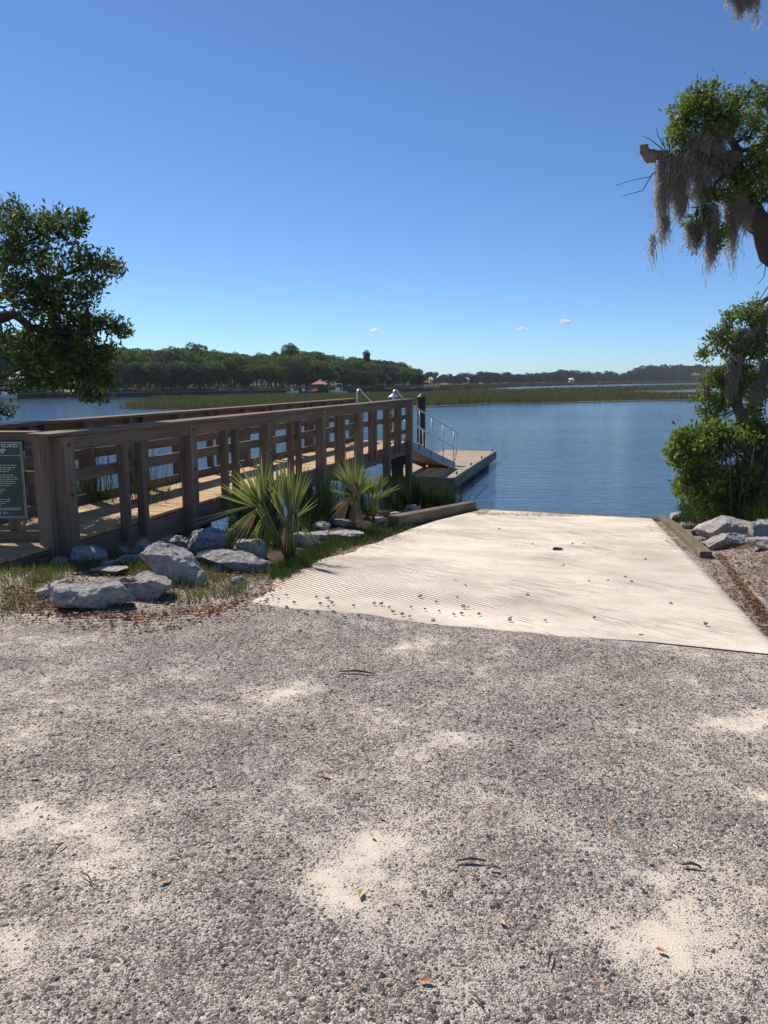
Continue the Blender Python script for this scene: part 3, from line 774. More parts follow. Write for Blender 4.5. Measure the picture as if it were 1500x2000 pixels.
rock(80, 1128, 160, 1172, 'small dark grey boulder just behind the left end of the long nearest boulder', seed=12, group=G1)
rock(232, 1113, 350, 1174, 'pale topped boulder touching the right end of the long nearest boulder', seed=13, roll=8, group=G1)
rock(278, 1072, 414, 1146, 'large speckled boulder slab leaning among grass behind the two nearest boulders', seed=14, roll=14, group=G1, depth=.6)
rock(178, 1106, 252, 1127, 'flat low stone half sunk in grass behind the long nearest boulder', seed=15, group=G1, mat='pale_rock')
rock(100, 1088, 134, 1110, 'small pale stone in the grass right of the corner post of the boardwalk', seed=16, group=G1, mat='pale_rock')
rock(146, 1064, 214, 1104, 'shaded angular boulder in grass below the first railing bay', seed=17, group=G1)
rock(216, 1064, 258, 1090, 'small pale stone standing between two shaded boulders under the boardwalk', seed=18, group=G1, mat='pale_rock')
rock(254, 1054, 312, 1090, 'pointed grey boulder below the first pair of railing balusters', seed=19, group=G1)
rock(284, 1040, 352, 1075, 'angular boulder in the shadow of the boardwalk edge left of the second post', seed=20, group=G1)
rock(232, 1078, 308, 1106, 'flat grey slab with grass in front, left of the large speckled slab', seed=21, group=G1)
rock(360, 1024, 448, 1080, 'bright upright boulder near the boardwalk with a smooth sunlit face', seed=22, group=G1, roll=-8)
rock(384, 1066, 528, 1120, 'long dark boulder sloping down to the right at the foot of the left palmetto', seed=23, group=G1, roll=14)
rock(455, 1052, 526, 1095, 'dark boulder half hidden under the hanging fronds of the left palmetto', seed=24, group=G1)
rock(556, 1036, 628, 1070, 'grey boulder immediately right of the trunk of the left palmetto', seed=25, group=G1)
rock(638, 1034, 706, 1058, 'low whitish slab lying in the green grass strip', seed=26, group=G1, mat='pale_rock')
rock(560, 1024, 596, 1044, 'small white stone in the gap between the two palmettos', seed=27, group=G1, mat='pale_rock')
rock(608, 1018, 646, 1040, 'small pale stone left of the foot of the middle palmetto', seed=47, group=G1, mat='pale_rock')
rock(648, 1010, 700, 1032, 'rounded pale stone at the foot of the middle palmetto', seed=28, group=G1, mat='pale_rock')
rock(724, 1008, 756, 1028, 'small grey stone at the near end of the left timber', seed=29, group=G1)
rock(788, 984, 822, 1006, 'angular whitish boulder above the middle of the left timber', seed=30, group=G1, mat='pale_rock')
rock(806, 996, 836, 1010, 'small flat pale stone right of the angular whitish boulder by the left timber', seed=31, group=G1, mat='pale_rock')
rock(838, 992, 862, 1006, 'small pale stone closest to the water beside the left timber', seed=32, group=G1, mat='pale_rock')
rock(452, 1128, 482, 1144, 'small dark stone lying in dry leaves at the edge of the gravel', seed=33, group=G1)
rock(330, 1046, 372, 1074, 'medium grey boulder at the foot of the second main post', seed=71, group=G1)
rock(430, 1034, 468, 1066, 'grey boulder right behind the bright upright boulder', seed=72, group=G1)
rock(300, 1096, 350, 1118, 'small rounded stone tucked against the left end of the large speckled slab', seed=73, group=G1)
rock(526, 1046, 562, 1072, 'shaded stone right behind the trunk of the left palmetto', seed=74, group=G1)
rock(596, 1036, 642, 1056, 'low grey stone between the boulder at the palmetto trunk and the whitish slab', seed=75, group=G1, mat='pale_rock')
rock(120, 1080, 156, 1100, 'low grey stone in grass below the left end of the first bay', seed=76, group=G1)
rock(160, 1048, 196, 1070, 'small angular stone in the shadow right of the corner post', seed=101, group=G1, mat='rock')
rock(196, 1096, 232, 1112, 'pale flat pebble sized stone between the grass tufts behind the nearest boulders', seed=102, group=G1, mat='pale_rock')
rock(412, 1096, 446, 1118, 'pale stone poking out of grass below the long sloping boulder', seed=103, group=G1, mat='rock')
rock(430, 1000, 462, 1024, 'stone high up the bank under the boardwalk stringer', seed=104, group=G1, mat='pale_rock')
rock(500, 1036, 532, 1056, 'stone behind the left palmetto close to the boardwalk', seed=105, group=G1, mat='rock')
rock(672, 1040, 712, 1056, 'small stone at the right end of the low whitish slab', seed=106, group=G1, mat='pale_rock')
rock(756, 1000, 786, 1014, 'small whitish stone just behind the left timber near its near end', seed=107, group=G1, mat='rock')
rock(346, 1120, 372, 1138, 'small stone in grass right of the pale topped boulder', seed=108, group=G1, mat='pale_rock')
G2 = 'pale boulders on the right bank'
def rrock(x0, y0, x1, y1, *a, **k): return rock(x0-2, y0+3, x1+3, y1, *a, group=G2, bury=.02, **k)
rrock(1356, 1002, 1466, 1056, 'largest pale boulder of the right bank with a brown fractured side', mat='pale_rock', seed=41, depth=.7, roll=-6)
rrock(1376, 1036, 1462, 1074, 'long white boulder lying in front of the largest right bank boulder', mat='pale_rock', seed=42, depth=.5, roll=-10)
rrock(1366, 1038, 1398, 1056, 'small grey stone wedged at the left foot of the largest right bank boulder', mat='rock', seed=43)
rrock(1462, 1012, 1530, 1052, 'blocky pale boulder at the right edge behind the lowest right boulder', mat='pale_rock', seed=44)
rrock(1456, 1044, 1540, 1078, 'squarish white boulder at the right edge, nearest to the gravel', mat='pale_rock', seed=45)
rrock(1338, 1002, 1388, 1028, 'upright pale stone immediately left of the largest right bank boulder', mat='pale_rock', seed=46)
rrock(1308, 996, 1352, 1020, 'brownish slanted stone beside the middle of the right timber', mat='pale_rock', seed=48)
rrock(1292, 996, 1322, 1010, 'small flat white stone nearest the water beside the right timber', mat='pale_rock', seed=49)
rrock(1330, 1018, 1362, 1036, 'small brown stone between the right timber and the upright pale stone', mat='rock', seed=50)
# ---------------------------------------------------------------- far shores
def zy(py, z): # distance of a point at height z seen at row py
    u, dy, dz = ray(0, py); return float((z-CAMZ)/dz*dy)
SHORE = [(-900, 792), (-300, 784), (0, 778), (100, 777), (300, 775), (450, 772), (600, 769.5), (720, 767), (800, 765), (862, 762.5)]
sp = [atz(px, py, WATER) for px, py in SHORE]
def shore_pt(px):
    u = (px-750)/FOC
    ys_ = [q[1] for q in SHORE]; xs_ = [q[0] for q in SHORE]
    return atz(px, float(np.interp(px, xs_, ys_)), WATER)
back = [(p[0]*1.0 - 60 + 40*i/9., p[1]+150) for i, p in enumerate(sp)]
# left land: low bank, rising a little inland
LV = []; LF = []
N_ = 60
for i in range(N_):
    px = -900 + (862+900)*i/(N_-1); p = shore_pt(px)
    inl = 170*(1-sstep(px, 700, 862))+6
    for k, (dd, zz) in enumerate(((0, -1.9), (.0, -.75), (2, -.55), (12, -.35), (40, .1), (1e9, .5))):
        d = min(dd, inl); LV.append((p[0], p[1]+d, zz if k else -1.9))
K = 6
for i in range(N_-1):
    for k in range(K-1): LF.append((i*K+k, (i+1)*K+k, (i+1)*K+k+1, i*K+k+1))
tag(npmesh('left_shore', LV, LF, M['shore_soil']), kind='structure')
# seawall along the left shore
sw = thing('sea_wall', 'low dark timber bulkhead along the waterline below the far left trees', 'seawall', tuple(shore_pt(300)+np.array([0, 0, .3])))
m_ = MB(); prev = None; capm = MB()
for px in range(-300, 700, 12):
    p = shore_pt(px); p = Vector((p[0], p[1]-.35, 0))
    if prev is not None:
        m_.beam(prev+Vector((0, 0, -1.15)), p+Vector((0, 0, -1.15)), .25, .95)
        capm.beam(prev+Vector((0, -.1, -.66)), p+Vector((0, -.1, -.66)), .5, .10)
    prev = p
m_.build('board_wall', M['dark_wood'], sw); capm.build('cap', M['grey_wood'], sw)
# lawn
l = [shore_pt(q) for q in (92, 120, 160, 205)]
LN = [(q[0], q[1]+1.2, -.50) for q in l] + [(l[3][0], l[3][1]+12, .15), (l[1][0], l[1][1]+20, .40), (l[0][0]-1, l[0][1]+16, .3)]
m_ = MB(); m_.poly(LN); tag(m_.build('lawn', M['lawn']), kind='structure')
# ------- marsh island and far marsh (stuff)
ISL = [(-40, 786), (120, 781), (300, 776), (433, 774), (667, 769), (850, 767.5), (1000, 762), (1100, 758.5), (1250, 754.5), (1380, 751.5), (1480, 750), (1480, 757), (1380, 758.5), (1330, 762.5), (1240, 764), (1240, 768), (1330, 768), (1480, 768), (1480, 778), (1340, 781), (1250, 782.5), (1040, 788), (960, 788), (870, 793), (700, 797), (387, 800), (230, 799), (200, 792), (60, 791), (-40, 790)]
ISLm = ISL[2:-3]
P = sample_poly(ISLm, 90000); W3 = atz(P[:, 0], P[:, 1], WATER)
dist = W3[:, 1]
wid = np.clip(dist/1500*1.5, .08, .5)
# thinner to the left
keep = rng.random(len(P)) < np.clip((P[:, 0]-180)/260, .12, 1.0)
W3 = W3[keep]; wid = wid[keep]
hn = .75+.25*np.sin(W3[:, 0]*.11+np.sin(W3[:, 1]*.07)*2)+rng.uniform(-.1, .1, len(W3))
V, F = blades(W3, hn*.85, wid, lean=.25, seg=2, hvar=.3)
V[:, 2] -= .05
mo = npmesh('marsh_grass', V, F, M['marsh']); tag(mo, 'green and tan marsh grass island lying across the water', 'marsh grass', kind='stuff')
# mud floor under the thick part
fl = [atz(px, py, WATER+.06) for px, py in ISLm if px > 380]
m_ = MB(); m_.poly([tuple(q) for q in fl]); tag(m_.build('marsh_flat', M['marsh_mud']), kind='structure')
FARM = [(845, 758), (1000, 752), (1100, 749.5), (1250, 746.5), (1480, 744.5), (1480, 747), (1340, 748.5), (1200, 751), (1100, 753), (1000, 756), (880, 763), (845, 764)]
P = sample_poly(FARM, 22000); W3 = atz(P[:, 0], P[:, 1], WATER)
V, F = blades(W3, .9, W3[:, 1]/1500*2.0, lean=.2, seg=2); mo = npmesh('marsh_grass', V, F, M['marsh_brown'])
tag(mo, 'thin brown marsh band below the remote trees on the right', 'marsh grass', kind='stuff')
RB = [(820, 430), (860, 380), (900, 360), (1000, 440), (1100, 520), (1200, 620), (1300, 720), (1400, 760), (1700, 800)]
RV = []; RF = []
for i, (px, Y) in enumerate(RB):
    for k, (dd, zz) in enumerate(((-70 if px > 900 else -30, -1.9), (-40 if px > 900 else -10, -1.30), (0, -.9), (60, .2), (500, .8))):
        RV.append(((px-750)/1500*(Y+dd)*1.01, Y+dd, zz))
for i in range(len(RB)-1):
    for k in range(4): RF.append((i*5+k, (i+1)*5+k, (i+1)*5+k+1, i*5+k+1))
tag(npmesh('far_shore', RV, RF, soil_brown('far_marsh_soil', (.10, .085, .045))), kind='structure')

# ------- far trees: prototypes
def crown_mesh(name, mat, seed, W=8., H=9., base=.25, n=5200, leaf=.42, kind='round', drape=0):
    r = np.random.default_rng(seed); cl = []
    if kind == 'round':
        nl = 17
        for i in range(nl):
            th = r.uniform(0, 2*np.pi); rad = np.sqrt(r.uniform(0, 1))*W*.40; zz = H*(base+.10 + (1-base-.22)*r.uniform(0, 1)*(1-(rad/(W*.5))**2*.55))
            cl.append((rad*np.cos(th), rad*np.sin(th), zz, r.uniform(.10, .22)*W, r.uniform(.07, .14)*H))
    elif kind == 'pine':
        for i in range(16):
            zz = H*(.55+.43*r.uniform(0, 1)); rad = (H-zz)/H*W*.5*r.uniform(.2, 1)+.3; th = r.uniform(0, 2*np.pi)
            cl.append((rad*np.cos(th), rad*np.sin(th), zz, W*.16, H*.045))
    cl = np.array(cl); wts = cl[:, 3]**2; idx = r.choice(len(cl), n, p=wts/wts.sum())
    d = r.normal(size=(n, 3)); d /= np.linalg.norm(d, axis=1, keepdims=True)
    rr_ = r.uniform(.55, 1.05, n)**.6
    Pp = cl[idx, :3] + d*rr_[:, None]*np.stack([cl[idx, 3], cl[idx, 3], cl[idx, 4]], -1)
    global rng; old = rng; rng = r
    D = d*.7+randdirs(n)*.8; D /= np.linalg.norm(D, axis=1, keepdims=True)
    V, F = leaves(Pp, D, r.uniform(.6, 1.3, n)*leaf, r.uniform(.5, .9, n)*leaf)
    parts = [(V, F)]
    if drape:
        k = drape; id2 = r.choice(len(cl), k); q = cl[id2, :3]+r.normal(size=(k, 3))*np.array([1, 1, .4])*cl[id2, 3:4]*.6
        q[:, 2] -= cl[id2, 4]*.6
        Dd = np.tile([0., 0, -1.], (k, 1))+r.normal(size=(k, 3))*.08
        parts.append(leaves(q, Dd, r.uniform(.6, 1.8, k), r.uniform(.08, .2, k)))
    rng = old
    return merge(parts)
def trunk_mb(seed, H, W, rad, kind='round'):
    r = random.Random(seed); m = MB(); top = H*(.62 if kind == 'round' else .95)
    pts = [(0, 0, -.4)]; x = y = 0
    for k in range(1, 6):
        x += r.uniform(-.25, .25); y += r.uniform(-.25, .25); pts.append((x, y, top*k/5))
    m.tube(pts, [rad*1.25, rad, rad*.85, rad*.65, rad*.4, rad*.15], 7)
    for k in range(7 if kind == 'round' else 5):
        b = Vector(pts[2+k % 3]); th = r.uniform(0, 6.28); L = W*.36
        m.tube([b, b+Vector((math.cos(th)*L*.5, math.sin(th)*L*.5, H*.14)), b+Vector((math.cos(th)*L, math.sin(th)*L, H*.25))], [rad*.45, rad*.3, rad*.06], 5)
    return m
protos = []
specs = [('far_leaf', 1, 'round', 9, 10, 0), ('far_leaf', 2, 'round', 10, 10, 500), ('far_leaf_grey', 3, 'round', 9, 9, 1100), ('far_leaf', 4, 'round', 8, 11, 300), ('pine', 5, 'pine', 5.8, 12, 0), ('far_leaf_grey', 6, 'round', 11, 10, 1300)]
HID = Vector((0, 0, 0))
def make_tree(i, loc, label, cat, group):
    mat, seed, kind, W, H, dr = specs[i]
    t = thing('pine_tree' if kind == 'pine' else 'oak_tree', label, cat, loc, group)
    V, F = crown_mesh('crown', mat, seed, W, H, kind=kind, drape=dr, n=2600 if kind == 'pine' else 7500, base=.16, leaf=.36)
    V = V+np.array(loc); npmesh('crown', V, F, M[mat], t)
    m = trunk_mb(seed, H, W, .24, kind); m.v = [v+Vector(loc) for v in m.v]; m.build('trunk', M['bark_far'], t)
    return t
SKYL = [(-400, 600), (-100, 630), (0, 640), (100, 648), (200, 662), (260, 667), (350, 667), (420, 677), (480, 678), (530, 690), (570, 673), (640, 681), (690, 690), (740, 694), (770, 699), (800, 702), (822, 722), (850, 735)]
def skyl(px): return float(np.interp(px, [q[0] for q in SKYL], [q[1] for q in SKYL]))
made = {}
tr = random.Random(5)
near_lm = ['beside the porch house', 'behind the small lawn', 'above the timber bulkhead', 'above the red gazebo', 'behind the moored cabin boat', 'near the tip of the wooded point']
descr = ['dark green oak', 'broad mid green oak', 'grey oak draped in moss', 'tall narrow green oak', 'dark pine', 'wide moss hung oak']
def place_far(px, depth, i, frac, scale_w=1.0, tag_='row'):
    p = shore_pt(px); Y = p[1]+depth; X = p[0]/p[1]*Y
    z0 = -.5 if depth < 20 else .2; ztop = CAMZ+(739-skyl(px))/FOC*Y
    H = specs[i][4]; h = (ztop-z0)*frac; s = h/H
    loc = (X, Y, z0)
    # label by nearest landmark
    lm = ('beyond the near oak' if px < 20 else 'beside the porch house' if px < 90 else 'behind the small lawn' if px < 215 else 'over the sea wall' if px < 380
          else 'left of the gazebo' if px < 560 else 'around the red gazebo' if px < 650 else 'behind the cabin boat' if px < 720 else 'on the wooded point' if px < 790 else 'at the point tip')
    row = 'at the water' if depth < 8 else 'further back' if depth < 20 else 'rearmost'
    lab = f'{descr[i]} {row} {lm}'
    ord_ = ['', 'leftmost ', 'second ', 'third ', 'fourth ', 'fifth ', 'sixth ', 'seventh ', 'eighth ', 'ninth ']
    return i, loc, s*tr.uniform(.9, 1.12)*scale_w, s, lab, px
plan = []
for depth, step, fr0, fr1 in ((4, 25, .62, .82), (14, 22, .80, .96), (28, 19, .93, 1.06)):
    px = -200+depth
    while px < 830:
        if not (depth < 8 and (12 < px < 80 or 92 < px < 200)):
            i = tr.choice([0, 1, 2, 3, 5, 5, 2] if depth < 8 else [0, 1, 3, 0, 2, 1])
            plan.append(place_far(px+tr.uniform(-6, 6), depth, i, tr.uniform(fr0, fr1)))
        px += step*tr.uniform(.8, 1.2)
plan.append(place_far(716, 22, 4, 1.07)); plan.append(place_far(570, 30, 4, .97))
plan = [q for q in plan if q[5] > -205]
from collections import Counter
cnt = Counter(q[4] for q in plan); seen = Counter(); plan.sort(key=lambda q: q[5])
ordn = ['first', 'second', 'third', 'fourth', 'fifth', 'sixth', 'seventh', 'eighth', 'ninth', 'tenth', 'eleventh', 'twelfth']
TG = 'trees along the left far shore'
for (i, loc, sw_, sh, lab, px) in plan:
    if cnt[lab] > 1: 
        seen[lab] += 1; lab = lab + f', {nth(seen[lab]-1)} from left'
    cat = 'tree'
    if i not in made:
        t = make_tree(i, (0, 0, 0), lab, cat, TG); made[i] = t; t.location = loc; t.scale = (sw_, sw_, sh); t.rotation_euler.z = tr.uniform(0, 6)
    else:
        copy_tree(made[i], loc, tr.uniform(0, 6.28), lab, (sw_, sw_, sh))
# cabbage palms at the point
def fpalm(loc, h, label, first=[None]):
    if first[0] is None:
        t = thing('palm_tree', label, 'palm tree', (0, 0, 0), 'cabbage palms at the tip of the wooded point')
        m = MB(); m.tube([(0, 0, -.5), (.05, 0, 3), (0, .05, 6)], [.2, .17, .16], 7); m.build('trunk', M['bark'], t)
        r = np.random.default_rng(3); n = 520; d = r.normal(size=(n, 3)); d /= np.linalg.norm(d, axis=1, keepdims=True); d[:, 2] = d[:, 2]*.8+.1
        V, F = leaves(np.array([[0, 0, 6.0]])+d*.35, d, r.uniform(.8, 1.35, n), .10); npmesh('crown', V, F, M['far_leaf'], t); first[0] = t
        t.location = loc; t.scale = (h/6.9,)*3; return t
    return copy_tree(first[0], loc, tr.uniform(0, 6), label, (h/6.9,)*3)
pal = [(826, 742, 6), (834, 728, 12), (840, 727, 5), (846, 733, 3), (850, 728, 14), (856, 737, 4), (861, 742, 2)]
pl_lab = ['shortest cabbage palm closest to the wooded point', 'taller cabbage palm next to the last oak of the point', 'cabbage palm in the middle of the row at the point', 'cabbage palm right of the middle of the row', 'tallest cabbage palm of the row at the point', 'second cabbage palm from the right end of the row', 'outermost small cabbage palm at the water']
for (px, ty, dep), lab in zip(pal, pl_lab):
    p = shore_pt(min(px, 858)); Y = p[1]+dep; ztop = CAMZ+(739-ty)/FOC*Y; fpalm(((px-750)/FOC*Y, Y, -.9), ztop+.9, lab)
# remote trees on the right shore
RSK = [(850, 736), (870, 731), (900, 728), (930, 727), (960, 725), (1000, 729), (1050, 728), (1090, 723), (1150, 724), (1220, 727), (1240, 717), (1260, 712), (1290, 713), (1330, 711), (1380, 714), (1450, 712), (1520, 716)]
first = None; k = 0; RG = 'remote trees along the right far shore'
px = 850.0; remote = []
while px < 1530:
    for dep in (0, 25):
        q = px+tr.uniform(-5, 5); Y = float(np.interp(q, [a_[0] for a_ in RB], [a_[1] for a_ in RB]))+dep+tr.uniform(-8, 8)
        top = float(np.interp(q, [a_[0] for a_ in RSK], [a_[1] for a_ in RSK])); zt_ = CAMZ+(739-top)/FOC*Y
        remote.append((q, Y, (zt_+.8)*(tr.uniform(.72, .9) if dep == 0 else tr.uniform(.88, 1.08)), dep))
    px += tr.uniform(9, 13)
remote.sort()
def rlm(q):
    return ('by the cabbage palms' if q < 895 else 'by the small white house' if q < 935 else 'left of the pale roofed house' if q < 1015 else 'by the pale roofed house' if q < 1060
            else 'left of the white cottage' if q < 1095 else 'by the white cottage' if q < 1130 else 'along the low shore' if q < 1228 else 'where the line rises' if q < 1320 else 'by the orange roof' if q < 1380 else 'behind the right bank')
rc = Counter(); rproto = {}
for q, Y, h, dep in remote:
    i = tr.choice([0, 1, 2]); key = rlm(q)+(' in front' if dep == 0 else ' at back'); rc[key] += 1
    lab = f'{["rounded", "wide", "bushy"][i]} remote tree {key}, {nth(rc[key]-1)} from left'
    loc = ((q-750)/FOC*Y, Y, -.8)
    if i not in rproto:
        t = thing('remote_tree', lab, 'tree', (0, 0, 0), RG)
        V, F = crown_mesh('c', 'remote', 20+i, 10, 10, n=1500, leaf=1.0, base=.0); npmesh('crown', V, F, M['remote'], t)
        m = trunk_mb(20+i, 10, 8, .25); m.build('trunk', M['bark'], t); rproto[i] = t; t.location = loc; s = h/10; t.scale = (s*1.3, s*1.3, s)
    else:
        s = h/10; copy_tree(rproto[i], loc, tr.uniform(0, 6), lab, (s*tr.uniform(1.1, 1.7),)*2+(s,))
# ------- far buildings and boats
def house(px, Y, wpx, ztop_py, eave_py, base_py, wall, roof, label, nwin=3, depth=7, chim=False):
    x = (px-750)/FOC*Y; Wd = wpx/FOC*Y; zb = CAMZ-(base_py-739)/FOC*Y; ze = CAMZ-(eave_py-739)/FOC*Y; zr = CAMZ-(ztop_py-739)/FOC*Y
    t = thing('house', label, 'house', (x, Y, zb))
    m = MB(); m.box((x, Y+depth/2, (zb+ze)/2), Wd*.9, depth*.9, ze-zb); m.build('wall', wall, t)
    m = MB(); h = Wd/2; d = depth
    a_, b_, c_, d_ = (x-h, Y-.3, ze), (x+h, Y-.3, ze), (x+h, Y+d+.3, ze), (x-h, Y+d+.3, ze); r0, r1 = (x-h*.45, Y+d/2, zr), (x+h*.45, Y+d/2, zr)
    m.poly([a_, b_, r1, r0]); m.poly([b_, c_, r1]); m.poly([c_, d_, r0, r1]); m.poly([d_, a_, r0]); m.poly([d_, c_, b_, a_]); rf = m.build('roof', roof, t)
    if chim:
        m = MB(); m.box((x+h*.3, Y+d/2, zr+.1), .5, .5, 1.2); m.build('chimney', M['cream'], rf)
    for k in range(nwin):
        wx = x+Wd*.8*((k+.5)/nwin-.5); f = MB(); f.box((wx, Y+depth*.05-.06, (zb+ze)/2+.1), Wd*.4/nwin, .08, (ze-zb)*.45); f.build('window', M['glass'], t)
    return t
house(1030, 500, 36, 737.5, 741.5, 747, M['white'], M['grey_roof'], 'pale roofed wide house standing among the remote trees above the marsh', 4, 9)
house(910, 370, 9, 737, 741, 749, M['white'], M['grey_roof'], 'small white house glimpsed among the remote trees right of the palms', 1, 6)
house(1112, 515, 9, 738, 741, 746, M['white'], M['grey_roof'], 'tiny white cottage among remote trees right of the pale roofed house', 1, 6)
house(1352, 715, 14, 727.5, 733, 741, M['dark_wood'], M['orange_roof'], 'house with an orange roof on the remote shore left of the right bank tree', 2, 10)
# porch house at far left
Yh = 124.0; t = thing('porch_house', 'pale house with a columned porch behind the small skiff at the far left', 'house', ((44-750)/FOC*Yh, Yh, -.3))
def hx(px): return (px-750)/FOC*Yh
def hz(py): return CAMZ-(py-739)/FOC*Yh
m = MB(); m.box(((hx(20)+hx(70))/2, Yh+4, (hz(765)+hz(735))/2), hx(72)-hx(14), 5, hz(735)-hz(765)); m.build('wall', M['cream'], t)
m = MB(); m.box(((hx(26)+hx(64))/2, Yh+5, (hz(735)+hz(727))/2), hx(62)-hx(28), 4, hz(727)-hz(735)); m.build('upper_wall', M['cream'], t)
m = MB(); za, zb_ = hz(740), hz(733.5); m.poly([(hx(14), Yh-.6, za), (hx(68), Yh-.6, za), (hx(64), Yh+2.4, zb_), (hx(20), Yh+2.4, zb_)]); m.poly([(hx(14), Yh-.6, za-.12), (hx(20), Yh+2.4, zb_-.12), (hx(64), Yh+2.4, zb_-.12), (hx(68), Yh-.6, za-.12)])
m.poly([(hx(14), Yh-.6, za-.12), (hx(68), Yh-.6, za-.12), (hx(68), Yh-.6, za), (hx(14), Yh-.6, za)]); m.build('porch_roof', M['grey_roof'], t)
m = MB(); za, zb_ = hz(729), hz(720); m.poly([(hx(24), Yh+2.4, za), (hx(66), Yh+2.4, za), (hx(56), Yh+5, zb_), (hx(36), Yh+5, zb_)]); m.poly([(hx(66), Yh+2.4, za), (hx(66), Yh+7.6, za), (hx(56), Yh+5, zb_)]); m.poly([(hx(24), Yh+7.6, za), (hx(24), Yh+2.4, za), (hx(36), Yh+5, zb_)]); m.poly([(hx(66), Yh+7.6, za), (hx(24), Yh+7.6, za), (hx(36), Yh+5, zb_), (hx(56), Yh+5, zb_)]); m.build('roof', M['grey_roof'], t)
for px in (17, 28, 38, 48, 59, 66):
    m = MB(); m.box((hx(px), Yh-.3, (hz(765)+hz(740.5))/2), .18, .18, hz(740.5)-hz(765)); m.build('column', M['white'], t)
for px in (22, 33, 43, 54):
    m = MB(); m.box((hx(px), Yh+1.47, hz(752)), .62, .06, 1.3); m.build('window', M['glass'], t)
m = MB(); m.box(((hx(14)+hx(70))/2, Yh+.4, hz(766)), hx(70)-hx(14), 2.4, .2); m.build('porch_floor', M['grey_wood'], t)
# gazebo boathouse
Yg = 144.5
def gx(px): return (px-750)/FOC*Yg
def gz(py): return CAMZ-(py-739)/FOC*Yg
t = thing('red_gazebo', 'open boathouse gazebo with a red hipped roof standing on piles by the left shore', 'gazebo', (gx(625), Yg+1.5, WATER))
cx, cy, hw = gx(625), Yg+1.6, (gx(641)-gx(609))/2
m = MB(); ze, zr = gz(750), gz(742.2)
cs = [(cx-hw, cy-hw, ze), (cx+hw, cy-hw, ze), (cx+hw, cy+hw, ze), (cx-hw, cy+hw, ze)]; ap = (cx, cy, zr)
for k in range(4): m.poly([cs[k], cs[(k+1) % 4], ap])
m.poly(cs[::-1]); rf = m.build('roof', M['red_roof'], t)
m = MB(); m.tube([(cx+.15, cy, zr-.25), (cx+.15, cy, zr+.12)], .22, 8); m.build('cupola', M['white'], rf)
for k in range(5):
    for sy in (-1, 1):
        m = MB(); m.box((cx-hw*.85+hw*1.7*k/4, cy+sy*hw*.85, (ze+gz(768))/2), .12, .12, ze-gz(768)); m.build('post', M['dark_wood'], t)
m = MB(); m.box((cx, cy, gz(761)), hw*1.9, hw*1.9, .16); m.build('floor', M['dark_wood'], t)
for sy in (-1, 1):
    m = MB(); m.box((cx, cy+sy*hw*.86, gz(757)), hw*1.75, .06, .08); m.build('rail', M['dark_wood'], t)
t = thing('access_ramp', 'light sloping ramp leading from the red gazebo down to the moored skiff', 'ramp', (gx(610), Yg-.5, WATER+.4))
m = MB(); m.beam((gx(622), Yg-.6, gz(761)), (gx(602), Yg-1.4, gz(766)), .9, .1); m.build('walkway', M['dock_wood'], t)
for s_ in (-.42, .42):
    m = MB(); m.beam((gx(622), Yg-.6+s_, gz(761)+.35), (gx(602), Yg-1.4+s_, gz(766)+.35), .05, .05); m.build('hand_rail', M['metal'], t)
